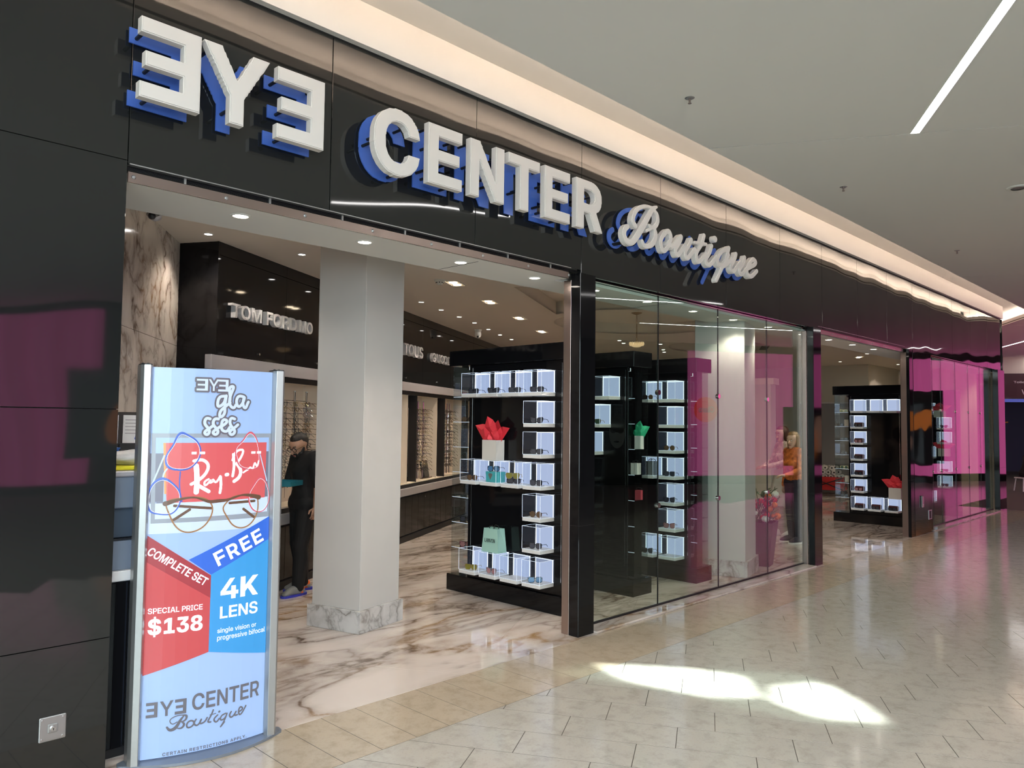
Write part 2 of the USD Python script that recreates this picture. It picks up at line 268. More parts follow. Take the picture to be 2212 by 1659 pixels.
# front wall: fascia of black gloss panels, left wall panels
wf = setting('wall_front', 'black gloss fascia above the shop front')
J = [-.01, 1.2077, 2.4737, 3.7362, 4.9697, 6.27, 7.594, 8.861, 10.118, 11.356, 12.59, 13.556, 14.926, 16.2, 17.5, XF]
for k, (a0, a1) in enumerate(zip(J, J[1:])): part(wf, 'panel', rbox(a0 + .002, a1 - .002, 0, .05, 3.10 if a0 > 3.6 else 3.135, 4.268, .002), m_fascia)
part(wf, 'backing', box(-.0, XF, .06, .12, 3.14, 4.6), m_dark)
part(wf, 'side_panel', box(XF - .03, XF + .0, -.02, .5, 0, 4.268), m_fascia)
wl = setting('wall_left', 'black gloss cladding panels left of the doorway')
for z0, z1 in ((0.0, .689), (.692, 1.846), (1.849, 3.15), (3.153, 4.268)):
    for x0, x1 in ((-1.3, -.012), (-2.6, -1.303), (-6, -2.603)): part(wl, 'panel', rbox(x0, x1, 0, .03, z0, z1, .0015), m_fascia)
part(wl, 'return_panel', box(-.045, -.012, .03, .98, 0, 3.05), m_blackm); part(wl, 'backing', box(-6, -.045, .031, .09, 0, 4.3), m_dark)
ks = thing('key_switch', 'small square metal key switch plate low on the black wall panel', 'switch', (-.258, 0, .306))
part(ks, 'plate', rbox(-.058, .058, -.006, 0, -.058, .058, .004), m_alu); part(ks, 'lock_frame', rbox(-.022, .022, -.012, -.005, -.02, .022, .004), m_alu); part(ks, 'lock_barrel', cyl((0, -.02, 0), (0, -.008, 0), .012), m_chrome); part(ks, 'keyhole', box(-.0015, .0015, -.0205, -.0195, -.006, .004), m_blackm)
for sx in (-1, 1):
    for sz in (-1, 1): part(ks, 'screw', cyl((sx * .045, -.009, sz * .045), (sx * .045, -.005, sz * .045), .004, n=10), m_chrome)
# doorway tracks: slot with shutter guide, steel plate, bolts
def track(n_, x0, x1, lab):
    t = setting(f'trim_{n_}', lab)
    part(t, 'plate', rbox(x0, x1, .024, .034, 3.046, 3.103, .002), m_steel); part(t, 'slot', box(x0, x1, .05, .06, 3.1, 3.15), m_dark)
    for k in range(5): part(t, 'guide_rib', box(x0, x1, .03 + .001 * k, .052, 3.107 + .006 * k, 3.1095 + .006 * k), m_blackm)
    part(t, 'lip', box(x0, x1, -.002, .05, 3.132, 3.1385), m_alu)
    x = x0 + .03
    while x < x1: part(t, 'bolt', lathe([(0, .006), (.006, .006), (.009, .004), (.012, 0), (0, 0)], 12).apply_transform(trimesh.transformations.rotation_matrix(math.pi / 2, [1, 0, 0])).apply_translation((x, .024, 3.076)), m_alu); x += .51
    x = x0 + .3
    while x < x1: part(t, 'clip', box(x - .006, x + .006, .02, .03, 3.10, 3.135), m_alu); x += .51
track(1, 0.0, 3.60, 'long steel door track along the lintel of the main doorway'); track(2, 8.72, 12.2, 'steel door track above the far doorway')
# posts of black stone with steel jambs
def post(n_, x0, x1, jx0, jx1, lab, yb=.06, jd=.085):
    t = setting(f'trim_{n_}', lab); part(t, 'stone_post', rbox(x0, x1, -.046, yb, 0, 3.10, .003), m_black); part(t, 'jamb', rbox(jx0, jx1, yb + .001, yb + jd, 0, 3.05, .003), m_steel)
    part(t, 'joint', box(x0 - .0005, x1 + .0005, -.0465, yb - .002, .93, .932), m_dark)
post(3, 3.672, 3.885, 3.676, 3.88, 'black stone post right of the main doorway'); post(4, 8.46, 8.70, 8.436, 8.459, 'black stone post left of the far doorway', .04, .075)
post(5, 12.25, 12.43, 12.254, 12.43, 'black stone post right of the far doorway', .0, .095); post(6, 18.2, 18.78, 18.74, 18.77, 'black stone post at the far end of the shop front')
part(setting('wall_pier', 'dark glossy pier between the far doorway and the last window'), 'panel', rbox(12.431, 13.40, -.05, .075, 0, 3.10, .002), m_fascia)
ic = thing('intercom', 'small silver intercom on the dark glossy pier beside the far doorway', 'intercom', (12.78, -.05, .55)); part(ic, 'body', rbox(-.05, .05, -.025, 0, -.1, .1, .01), m_alu); part(ic, 'button', cyl((0, -.028, -.05), (0, -.024, -.05), .014), m_chrome)
ou = thing('floor_outlet', 'square steel outlet low on the glossy pier by the last window', 'outlet', (13.22, -.05, .3)); part(ou, 'frame', cat(box(-.08, .08, -.008, 0, .065, .08), box(-.08, .08, -.008, 0, -.08, -.065), box(-.08, -.065, -.008, 0, -.065, .065), box(.065, .08, -.008, 0, -.065, .065)), m_alu); part(ou, 'cover', box(-.064, .064, -.003, 0, -.064, .064), m_dark)
# glass fronts
def glazing(n_, xs, z1, lab):
    w = setting(f'window_{n_}', lab)
    for a0, a1 in zip(xs, xs[1:]):
        part(w, 'pane', box(a0 + .003, a1 - .003, .094, .106, .035, z1), m_glass); part(w, 'gasket', box(a0, a1, .09, .11, .02, .036), m_blackm)
    for x in xs[1:-1]:
        part(w, 'joint', box(x - .0028, x + .0028, .0935, .1065, .036, z1), m_blackm)
        for z in (1.0, 2.12): part(w, 'clamp', cyl((x, .082, z), (x, .118, z), .026), m_chrome)
    part(w, 'kerb', rbox(xs[0], xs[-1], -.08, .16, 0.002, .02, .003), m_marble); part(w, 'head_channel', rbox(xs[0], xs[-1], .07, .14, z1, z1 + .03, .003), m_chrome)
glazing(1, [3.886, 5.08, 6.26, 7.433, 8.43], 3.085, 'frameless glass front between the two doorways'); glazing(2, [13.4, 13.97, 14.5, 15.444, 16.37, 17.27, 18.2], 3.085, 'frameless glass front at the far end')
# mall ceiling with its cove
ce = setting('ceiling', 'pale plaster ceiling of the mall'); CZ = 4.3; A = .69
edge = [(-9, -A), (18.9, -A), tuple(uv(16.3, -9.9)), tuple(uv(40, -9.9)), tuple(uv(40, -18)), tuple(uv(-14, -18)), tuple(uv(-14, 2))]
hole_c = np.array([3.42, -1.52]) + SUN[:2] / SUN[2] * CZ
patch = np.array([(2.80, -.49), (3.18, -.56), (4.10, -1.70), (4.16, -1.84), (3.80, -2.36), (3.50, -2.64), (3.26, -2.28), (3.14, -1.5)]) - (3.42, -1.52) + hole_c
hole = Polygon(patch); cp = Polygon(edge).difference(hole)
cuts = [-99, -10.2, -3.24, 3.72, 10.68, 17.64, 24.6, 99]
for a0, a1 in zip(cuts, cuts[1:]):
    q = cp.intersection(Polygon([tuple(uv(a0 + .005, -40)), tuple(uv(a1 - .005, -40)), tuple(uv(a1 - .005, 40)), tuple(uv(a0 + .005, 40))]))
    part(ce, 'plaster_panel', extr(q, .02, CZ), m_ceil)
part(ce, 'joint_backing', extr(cp, .02, CZ + .0205), m_grout)
pts = np.array([(-9, -A), (18.9, -A), tuple(uv(16.3, -9.9)), tuple(uv(34, -9.9))])
for p, q in zip(pts, pts[1:]):
    L_ = LineString([p, q]); lip = Polygon(list(L_.coords) + list(L_.parallel_offset(.03, 'right').coords)[::-1])
    part(ce, 'cove_lip', extr(lip, .075, CZ + .041), m_cove)
    strip = lambda d0, d1: Polygon(list((L_.parallel_offset(d0, 'right') if d0 else L_).coords) + list(L_.parallel_offset(d1, 'right').coords)[::-1])
    part(ce, 'cove_led', extr(strip(.045, .062), .016, CZ + .110), m_ledwarm, label='warm LED strip of the cove'); part(ce, 'cove_trough', extr(strip(.03, .16), .01, CZ + .095), m_cove); part(ce, 'cove_back', extr(strip(.16, .18), .26, CZ + .041), m_cove)
part(ce, 'cove_top', extr(Polygon([(-9, -A - .6), (30, -A - .6), (30, 1.2), (-9, 1.2)]), .03, 4.56), m_cove)
part(ce, 'cove_top', extr(Polygon([tuple(uv(14, -11)), tuple(uv(40, -11)), tuple(uv(40, -9.0)), tuple(uv(14, -9.0))]).difference(sbox(-9, -A - .6, 30, 1.2)), .03, 4.56), m_cove)
part(ce, 'cove_wall', box(-9, 18.75, -.05, .0, 4.277, 4.56), m_cove); part(ce, 'shadow_gap', box(-9, 18.75, .001, .05, 4.268, 4.30), m_dark)
sk = setting('window_3', 'skylight let into the mall ceiling, frosted glass with two clear panes')
b1 = Polygon(np.array([(3.24, -.66), (3.60, -1.2), (3.72, -1.5), (3.46, -1.72), (3.25, -1.5), (3.13, -.95)]) - (3.42, -1.52) + hole_c).buffer(.04); b2 = Polygon(np.array([(3.72, -1.84), (4.0, -2.0), (3.78, -2.32), (3.62, -2.45), (3.44, -2.2), (3.50, -1.92)]) - (3.42, -1.52) + hole_c).buffer(.05)
frost = usdkit.material(stage, K + 'frosted_glass', {'t': ('transparent_bsdf', dict(color=(.24, .27, .26)))}, (), 't.BSDF')
part(sk, 'frosted_pane', extr(hole.difference(b1).difference(b2), .012, CZ + .01), frost)
def linear(u0, u1, v, w, lab):
    t = thing('linear_light', lab, 'light', (*uv(u0, v), CZ), 30); part(t, 'diffuser', box(0, u1 - u0, -w / 2, w / 2, -.003, 0), m_led); part(t, 'trim', cat(box(-.004, u1 - u0 + .004, w / 2, w / 2 + .004, -.004, 0), box(-.004, u1 - u0 + .004, -w / 2 - .004, -w / 2, -.004, 0)), m_ceil)
linear(1.25, 3.715, -4.645, .07, 'bright white linear light in the ceiling at the upper right'); linear(4.6, 9.27, -9.62, .07, 'linear ceiling light whose streak is mirrored high in the front glass')
linear(9.1, 14.3, -12.8, .07, 'linear ceiling light mirrored as the lower streak in the front glass'); linear(21.2, 25.5, -11.7, .07, 'upper of two linear lights beyond the far end of the shop front'); linear(24.0, 33, -13.85, .07, 'lower of two linear lights beyond the far end of the shop front'); linear(16.5, 20.5, -15.3, .07, 'linear ceiling light mirrored in the fascia far right')
spk = None
for k, (x, y, lab) in enumerate(((3.633, -1.142, 'nearest ceiling sprinkler, left of the linear light'), (6.639, -1.146, 'second ceiling sprinkler, beside the cove'), (10.63, -1.19, 'third and farthest ceiling sprinkler along the cove'))):
    if spk is None:
        spk = thing('sprinkler', lab, 'sprinkler', (x, y, CZ)); part(spk, 'escutcheon', lathe([(0, -.004), (.03, -.004), (.038, 0), (0, 0)], 20), m_alu); part(spk, 'stem', cyl((0, 0, -.04), (0, 0, -.003), .008), m_steel); part(spk, 'deflector', lathe([(0, -.043), (.014, -.043), (.014, -.04), (0, -.04)], 12), m_steel)
    else: copy(spk, (x, y, CZ), 0, lab)
t = thing('ceiling_speaker', 'round white ceiling speaker at the right edge', 'speaker', (7.856, -2.466, CZ)); part(t, 'ring', lathe([(.07, -.012), (.1, -.008), (.11, 0), (.07, 0)], 32), m_ceil); part(t, 'grille', lathe([(0, -.006), (.07, -.006), (.07, 0), (0, 0)], 32), m_alu)
# opposite side of the mall: lit magenta curtain, dark plinth, posters (seen mirrored in the glass)
wo = setting('wall_opposite', 'magenta lit curtain wall across the mall'); VO = -16.6

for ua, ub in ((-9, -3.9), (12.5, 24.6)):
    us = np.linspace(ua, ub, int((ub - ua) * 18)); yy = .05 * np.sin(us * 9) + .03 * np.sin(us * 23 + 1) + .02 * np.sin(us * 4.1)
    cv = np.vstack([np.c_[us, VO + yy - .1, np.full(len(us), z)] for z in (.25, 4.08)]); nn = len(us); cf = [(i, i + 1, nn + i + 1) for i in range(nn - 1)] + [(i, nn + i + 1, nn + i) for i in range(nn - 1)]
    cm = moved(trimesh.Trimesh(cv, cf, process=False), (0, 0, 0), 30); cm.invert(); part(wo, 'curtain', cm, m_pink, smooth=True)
part(wo, 'dark_front', uvbox(-3.9, 12.5, VO - .25, VO - .05, .25, 4.08), m_dark)
part(wo, 'plinth', uvbox(-12, 34, VO - .3, VO, 0, .25), m_black); part(wo, 'backing', uvbox(-12, 34, VO - .5, VO - .3, 0, 4.35), m_beige); part(wo, 'head_rail', uvbox(-12, 24.6, VO - .3, VO, 4.08, 4.3), m_black)
m_org = mat('poster_orange', (.75, .22, .03), .5, emis=(.9, .28, .04), es=.5); m_skin2 = mat('poster_skin', (.7, .42, .28), .5, emis=(.8, .45, .3), es=.5)
def poster(u0, u1, z0, z1, lab, blobs):
    t = thing('poster', lab, 'poster', (*uv(u0, VO + .08), z0), 30); part(t, 'board', box(0, u1 - u0, -.05, 0, 0, z1 - z0), m_black)
    for (cx, cz, rx, rz, mm) in blobs: part(t, 'printed_shape', extr_xz(affinity.scale(Point(cx, cz).buffer(1), rx, rz), .001, .004), mm)
poster(-4.4, -3.2, 1.1, 3.0, 'black poster board at the left end of the magenta wall', [(1.0, .9, .25, .5, m_org)])
poster(15.8, 17.5, .55, 2.4, 'black poster with orange flame shapes on the magenta wall', [(.6, .7, .28, .6, m_org), (.95, 1.0, .2, .6, m_skin2)])
poster(19.7, 22.0, .6, 3.05, 'black poster with round orange shapes on the magenta wall', [(.55, 1.4, .42, .32, m_org), (1.35, 1.4, .40, .32, m_org), (.4, .7, .15, .25, m_skin2)])
t = thing('disc_sign', 'round red lit sign on the magenta wall across the mall', 'sign', (*uv(12.97, VO + .25), 2.27), 30); m_red2 = glow('sign_red', (1.0, .07, .05), 1.6)
part(t, 'disc', cyl((0, -.08, 0), (0, 0, 0), .38, n=40), m_red2); w_ = fit(words('Claro', 600), .26, -.26, -.09, .1); part(t, 'lettering', extr_xz(w_, .001, .006), m_white)
# end of the corridor: food court with sign band and painted wall
we = setting('wall_end', 'dark painted wall of the food court at the end of the mall'); m_navy = mat('mural_navy', (.035, .035, .075), .7); m_maroon = mat('sign_maroon', (.045, .012, .015), .5)
part(we, 'wall', uvbox(31, 31.2, -18, -6, 0, 3.0), m_navy); part(we, 'bulkhead', uvbox(27, 31.2, -18, -6, 2.86, 4.3), m_beige); part(we, 'floor_strip', uvbox(30.95, 31.0, -18, -6, 0, .12), m_dark)
sg = thing('hanging_sign', 'maroon overhead sign band pointing to the toilets', 'sign', (*uv(26.99, -13.2), 2.86), 30); part(sg, 'band', box(-.05, 0, -3.0, 2.0, 0, .86), m_maroon); part(sg, 'blue_strip', box(-.052, 0, -3, 2, -.14, -.03), mat('sign_blue', (.05, .08, .3), .4, emis=(.1, .15, .6), es=.4))
m_txt = mat('sign_text', (.7, .68, .65), .5)
for s_, y0, y1, z0, z1 in (('Toilets | Exit', -.06, -.92, .50, .62), ('Ver', -.30, -.62, .12, .30)):
    m = extr(fit(words(s_, 600), 0, abs(y1 - y0), z0, z1), .006); m.apply_transform(np.array([[0, 0, -1, -.05], [-1, 0, 0, y0], [0, 1, 0, 0], [0, 0, 0, 1.0]])); part(sg, 'lettering', m, m_txt)
mu = thing('mural', 'painted mural of cartoonish faces and leaves on the food court wall', 'mural', (*uv(30.99, -13.3), 0), 30); m_ochre = mat('mural_ochre', (.45, .23, .08), .7); m_or2 = mat('mural_orange', (.65, .25, .05), .7); m_leaf = mat('mural_leaf', (.14, .17, .24), .7); m_tan = mat('mural_tan', (.5, .3, .15), .7)
def mshape(poly, mm, nm='painted_shape', k=0): m = extr(poly, .004); m.apply_transform(np.array([[0, 0, -1, -.003 * k], [-1, 0, 0, 0], [0, 1, 0, 0], [0, 0, 0, 1.0]])); part(mu, nm, m, mm)
mshape(Polygon([(-.35, 2.05), (.42, 2.08), (.3, 1.22), (-.12, 1.2)]).buffer(.05), m_tan, k=1, nm='face'); mshape(Polygon([(-.25, 2.1), (.3, 2.12), (.28, 2.3), (-.22, 2.28)]), m_dark, k=2, nm='hair'); mshape(stroke([(-.25, 1.85), (-.1, 1.78), (.05, 1.86), (.2, 1.78), (.38, 1.86)], .07), m_dark, k=2, nm='moustache')
mshape(Polygon([(-.02, 1.2), (.16, 1.2), (.2, .6), (-.04, .6)]), mat('mural_red', (.25, .03, .03), .7), k=1, nm='tie'); mshape(affinity.scale(Point(.2, .55).buffer(1), .62, .42), m_or2, k=1, nm='hair'); mshape(affinity.scale(Point(.05, .4).buffer(1), .36, .3), m_tan, k=2, nm='face')
for k in range(6): mshape(affinity.rotate(affinity.scale(Point(-.2 + .2 * k, 2.55 + .06 * (k % 2)).buffer(1), .05, .14), 25), m_leaf, nm='leaf')
mshape(stroke([(.45, 1.98), (1.1, 2.05)], .05), m_or2, nm='spoon'); mshape(Point(.42, 1.98).buffer(.11), m_or2, nm='spoon')
# ------------------------------------------------------------------ shop interior shell
SZ = 3.45
ci = setting('ceiling_001', 'warm lit plaster ceiling inside the shop with recessed trays')
inner = Polygon([(-.3, .6), (18.9, .6), tuple(uv(16.4, -9.2)), (27, 5.0), (27, 10.6), (10, 10.6), tuple(uv(2.0, 2.0)), (-.3, .9)])
ov = affinity.scale(Point(9.05, 3.15).buffer(1, quad_segs=24), 1.5, 1.25); tr = Polygon([(5.22, 2.26), (7.74, 3.64), (9.3, 2.0), (6.2, 1.2)])
ov2 = affinity.rotate(affinity.scale(Point(13.2, 4.0).buffer(1, quad_segs=16), 1.3, 1.0), 20); tr = tr.difference(ov.buffer(.25))
part(ci, 'plaster', extr(inner.difference(ov).difference(tr).difference(ov2), .03, SZ), m_shopceil)
for nm, pl in (('oval_tray', ov), ('corner_tray', tr), ('far_tray', ov2)):
    part(ci, nm, cat(extr(pl.buffer(.02).difference(pl), .19, SZ + .001), extr(pl.buffer(.02), .02, SZ + .19)), m_shopceil)
so = setting('ceiling_002', 'lower white soffit just inside the shop front'); part(so, 'soffit', extr(sbox(-.3, .11, 18.7, .6).difference(sbox(3.6, .0, 3.9, .2)), .03, 3.052), m_soffit); part(so, 'front_edge', box(0, 3.62, .06, .11, 3.052, 3.1), m_soffit); part(so, 'upstand', box(-.3, 18.7, .57, .6, 3.082, SZ + .02), m_soffit)
for x in (2.62, 5.35): part(so, 'joint', box(x, x + .004, .12, .595, 3.0505, 3.0521), m_dark)
ws = setting('wall_side', 'cream marble slab wall at the left side of the shop'); d = np.array([1.50, 3.02]) - np.array([.03, .98]); L_ = np.linalg.norm(d); ang = math.degrees(math.atan2(d[1], d[0]))
for k, (a0, a1) in enumerate(((0, .62), (.623, 1.26), (1.263, 1.9), (1.903, L_))):
    for z0, z1 in ((.0, 1.24), (1.243, 2.48), (2.483, SZ)): part(ws, 'slab', moved(rbox(a0, a1, 0, .03, z0, z1, .0015), (.03, .98, 0), ang), m_marblew)
part(ws, 'backing', moved(box(-.5, L_ + .3, .031, .1, 0, SZ + .05), (.03, .98, 0), ang), m_cream)
# perimeter wall unit along u at v = 1.45: upper black panels, band, lit niches, ledge, smoked drawers
m_lampn = glow('niche_lamp', (1.0, .80, .58), 85.0); VW = 1.45; wb = setting('wall_back', 'display wall with black gloss upper panels above lit niches')
S0, S1 = 2.83, 14.6; divs = [2.64 + 1.31 * k for k in range(10)]; seams = [2.64 + 1.365 * k for k in range(10)]
for a0, a1 in zip(seams, seams[1:]):
    a0 = max(a0, S0)
    part(wb, 'panel', uvrbox(a0 + .0015, a1 - .0015, VW, VW + .04, 2.395, 3.325, .001), m_black); part(wb, 'panel', uvrbox(a0 + .0015, a1 - .0015, VW, VW + .04, 3.33, SZ, .001), m_black)
    part(wb, 'lock', moved(cyl((0, 0, 0), (0, -.012, 0), .012, n=12), (*uv(a0 + .68, VW), 2.46), 30), m_chrome)
part(wb, 'end_panel', uvbox(S0 - .02, S0, VW, VW + .5, 0, SZ), m_black); part(wb, 'wall', uvbox(S0 - .5, S1, VW + .45, VW + .6, 0, SZ), m_blackm); part(wb, 'upper_core', uvbox(S0, S1, VW + .041, VW + .45, 2.22, SZ), m_blackm)
part(wb, 'band', uvrbox(S0 - .12, S1, VW - .03, VW + .04, 2.262, 2.392, .003), m_band); part(wb, 'shadow_strip', uvbox(S0, S1, VW, VW + .04, 2.205, 2.262), m_blackm)
part(wb, 'niche_back', uvbox(S0, S1, VW + .30, VW + .32, .87, 2.22), m_cream); part(wb, 'niche_floor', uvbox(S0, S1, VW, VW + .30, .86, .875), m_cream); part(wb, 'niche_top', uvbox(S0, S1, VW + .04, VW + .30, 2.215, 2.235), m_cream)
for s in divs[1:]: part(wb, 'divider', uvbox(s - .012, s + .012, VW - .005, VW + .3, .87, 2.21), m_blackm); part(wb, 'bay_side', uvbox(s - .32, s - .31, VW + .02, VW + .3, .87, 2.215), m_cream)
part(wb, 'ledge_edge', uvbox(S0, S1, VW - .01, VW + .3, .81, .86), m_blackm); part(wb, 'ledge', uvrbox(S0 - .1, S1, VW - .06, VW + .3, .70, .81, .004), m_band)
x = S0
while x < S1: part(wb, 'drawer', uvrbox(x + .002, min(x + .26, S1) - .002, VW + .02, VW + .05, .10, .66, .001), m_tint); x += .262
part(wb, 'drawer_core', uvbox(S0, S1, VW + .051, VW + .3, 0, .70), m_blackm); part(wb, 'plinth', uvbox(S0, S1, VW + .0, VW + .05, 0, .085), m_blackm)
for k, s in enumerate(seams): 
    if s + .2 > S0: part(wb, 'drawer_lock', moved(cyl((0, 0, 0), (0, -.01, 0), .012, n=10), (*uv(s + .25, VW + .02), .61), 30), m_chrome)
# far walls of the shop
part(setting('wall_partition', 'plain beige partition deep inside the shop'), 'wall', cat(box(19.6, 22, 3.2, 10.6, 0, SZ), box(22, 24, 3.4, 3.5, 0, SZ)), m_beige)
we2 = setting('wall_right', 'beige end wall of the shop'); part(we2, 'wall', cat(moved(box(16.3, 27, -9.35, -9.15, 0, 4.7), (0, 0, 0), 30)), m_beige)
part(setting('wall_rear', 'beige rear wall of the shop'), 'wall', cat(box(9.5, 20, 10.4, 10.6, 0, SZ)), m_beige)
part(setting('ceiling_003', 'roof slab above the shop'), 'slab', extr(Polygon([(-9, .0), (19, .0), tuple(uv(16.4, -9.2)), tuple(uv(40, -9.0)), (34, 14), (-4, 14)]), .05, 4.6), m_dark)
# pillars
def pillar(cx, cy, s, lab):
    t = thing('pillar', lab, 'pillar', (cx, cy, 0), 15.5); h = s / 2
    part(t, 'shaft', rbox(-h, h, -h, h, .0, SZ, .003), m_pillar)
    for k, (a0, a1, b0, b1) in enumerate(((-h - .03, h + .03, -h - .03, -h), (-h - .03, h + .03, h, h + .03), (-h - .03, -h, -h, h), (h, h + .03, -h, h))): part(t, 'plinth', rbox(a0, a1, b0, b1, 0.002, .19, .002), m_plinth)
c1 = np.array([2.396, 1.277]) + (.03 * 0); R15 = lambda x, y: np.array([x * math.cos(math.radians(15.5)) - y * math.sin(math.radians(15.5)), x * math.sin(math.radians(15.5)) + y * math.cos(math.radians(15.5))])
pc = c1 + R15(.30, .30); pillar(pc[0], pc[1], .54, 'large square white pillar just inside the main doorway'); pillar(7.3, .58, .6, 'square white pillar behind the front glass')
t = thing('display_column', 'pale beige column block behind the two women', 'column', (12.4, 2.75, 0), 8); part(t, 'block', rbox(-.15, .15, -.34, .34, 0, 2.58, .004), m_beige); part(t, 'cap', rbox(-.17, .17, -.40, .40, 2.58, 2.70, .004), m_cream)
# downlights
BEAM = 850.0; ORD = ['first', 'second', 'third', 'fourth', 'fifth', 'sixth', 'seventh', 'eighth', 'ninth', 'tenth', 'eleventh', 'twelfth', 'thirteenth', 'fourteenth', 'fifteenth', 'sixteenth', 'seventeenth']
def downlight(x, y, z, r, lampm, lab, group, beam=True):
    t = thing('downlight', lab, 'light', (x, y, z), 0, group); part(t, 'ring', lathe([(r, -.006), (r * 1.25, -.004), (r * 1.35, 0), (r, 0)], 20), m_soffit); part(t, 'lamp', lathe([(0, -.003), (r, -.003), (r, 0), (0, 0)], 20), lampm)
    if beam: spot(t, (0, 0, -.036), BEAM, (1.0, .88, .76))
for k, x in enumerate((.733, 1.645, 2.546, 3.4, 4.227, 5.096, 5.973, 6.87, 7.77, 8.77, 9.665, 10.56, 11.45)): downlight(x, .24, 3.051, .047, m_lampw, f'round downlight, {ORD[k]} from the left in the low soffit behind the shop front', 'downlights along the soffit')
row = [(1.516, 2.457), (2.516, 2.573), (3.55, 3.08), (4.3, 3.5), (5.219, 4.037), (5.882, 4.392), (6.55, 4.743), (7.199, 5.09), (7.96, 5.547), (8.695, 5.996), (9.404, 6.385)]
for k, (x, y) in enumerate(row): downlight(x, y, SZ - .001, .035, m_lampc, f'small downlight, {ORD[k]} from the left in the row along the display wall', 'small downlights along the display wall')
for x, y in ((7.832, 2.0), (8.48, 1.75), (10.85, 4.825), (11.325, 5.071), (11.378, 4.9), (11.95, 4.6), (12.975, 5.2), (13.47, 5.5), (16.54, 2.143), (18.33, 3.437), (20.06, 2.609), (22.6, 3.2), (14.4, 1.6), (10.6, 1.2), (12.2, 1.6)): downlight(x, y, SZ - .001, .038, m_lampc, 'small downlight in the ceiling deep inside the shop', 'small downlights deep in the shop', x in (8.48, 11.325, 12.975, 16.54, 20.06, 10.6, 14.4))
for k, (x, y) in enumerate(((4.584, 2.619), (5.83, 3.313), (7.266, 4.125), (8.806, 5.044), (17.3, 2.6), (19.2, 1.5))):
    t = thing('twin_downlight', ['twin square downlight beside the smoke detector', 'second twin square downlight from the pillar', 'third twin square downlight from the pillar', 'farthest twin square downlight above the first kiosk', 'twin square downlight above the far kiosk', 'twin square downlight deepest in the far doorway'][k], 'light', (x, y, SZ), 30)
    part(t, 'frame', cat(box(-.17, .17, .075, .09, -.006, 0), box(-.17, .17, -.09, -.075, -.006, 0), box(-.17, -.155, -.075, .075, -.006, 0), box(.155, .17, -.075, .075, -.006, 0)), m_soffit); part(t, 'tray', box(-.155, .155, -.075, .075, -.002, 0), m_cream)
    spot(t, (0, 0, -.046), BEAM * 1.7, (1.0, .80, .56))
    for sx in (-.075, .075): part(t, 'lamp', moved(lathe([(0, -.012), (.045, -.012), (.05, -.002), (0, -.002)], 16), (sx, 0, 0)), m_lamp)
sd = thing('smoke_detector', 'round white smoke detector on the shop ceiling', 'detector', (4.33, 2.6, SZ)); part(sd, 'base', lathe([(0, -.02), (.06, -.02), (.068, 0), (0, 0)], 28), m_soffit); part(sd, 'sensor_head', lathe([(0, -.055), (.03, -.055), (.042, -.03), (.05, -.02), (0, -.02)], 28), m_soffit)
for k in range(8): part(sd, 'vent_slot', moved(box(.040, .047, -.006, .006, -.036, -.028), (0, 0, 0), 45 * k), m_dark)
dc = thing('security_camera', 'dark round security camera at the corner of the soffit', 'camera', (.387, .684, 3.08)); part(dc, 'housing', lathe([(0, -.05), (.028, -.045), (.045, -.02), (.048, .0), (0, 0)], 24).apply_transform(trimesh.transformations.rotation_matrix(.9, [.7, -.7, 0])), m_band); part(dc, 'lens', trimesh.creation.icosphere(2, .022).apply_translation((-.025, -.03, -.03)), m_blackm)
pcx, pcy = 7.9, 5.75
wc = thing('dome_camera', 'white dome camera under the ceiling above the GUCCI lettering', 'camera', (pcx, pcy, SZ)); part(wc, 'mount', lathe([(0, -.05), (.05, -.05), (.07, 0), (0, 0)], 20), m_soffit); part(wc, 'dome', lathe([(0, -.16), (.04, -.14), (.06, -.1), (.055, -.05), (0, -.05)], 20), m_soffit); part(wc, 'lens', trimesh.creation.icosphere(1, .02).apply_translation((-.03, -.03, -.13)), m_blackm)
# chandelier
cb = thing('chandelier', 'crystal ring chandelier hanging on a chain behind the front glass', 'chandelier', (9.05, 3.15, SZ + .19)); m_crys = mat('crystal', (.9, .7, .45), .1, emis=(1, .68, .38), es=.55); m_brass = mat('brass', (.4, .28, .14), .3, 1.0)
part(cb, 'canopy', lathe([(0, -.03), (.03, -.03), (.09, -.005), (.09, 0), (0, 0)], 20), m_brass); 
for k in range(14): part(cb, 'chain_link', tube([(.012 * math.cos(a_) * (k % 2), .012 * math.cos(a_) * ((k + 1) % 2), -.05 - .032 * k + .018 * math.sin(a_)) for a_ in np.linspace(0, 2 * math.pi, 11)], .0035, 5), m_brass)
part(cb, 'frame_ring', tube([(.11 * math.cos(a_), .11 * math.sin(a_), -.50) for a_ in np.linspace(0, 2 * math.pi, 33)], .006, 6), m_brass)
for k in range(24):
    a_ = k / 24 * 2 * math.pi; part(cb, 'crystal', moved(lathe([(0, -.05), (.013, -.022), (.011, .0), (0, .018)], 6), (.112 * math.cos(a_), .112 * math.sin(a_), -.50)), m_crys)
part(cb, 'bowl', lathe([(0, -.575), (.05, -.57), (.095, -.545), (.08, -.53), (0, -.54)], 24), m_crys)
t = thing('air_vent', 'slotted air vent in the ceiling seen through the front glass', 'vent', (13.9, 3.3, SZ), 30); part(t, 'frame', box(-.5, .5, -.1, .1, -.004, 0), m_shopceil)
for k in range(9): part(t, 'slot', moved(box(-.03, .03, -.08, .08, -.006, -.003), (-.42 + .105 * k, 0, 0), 0), m_dark)
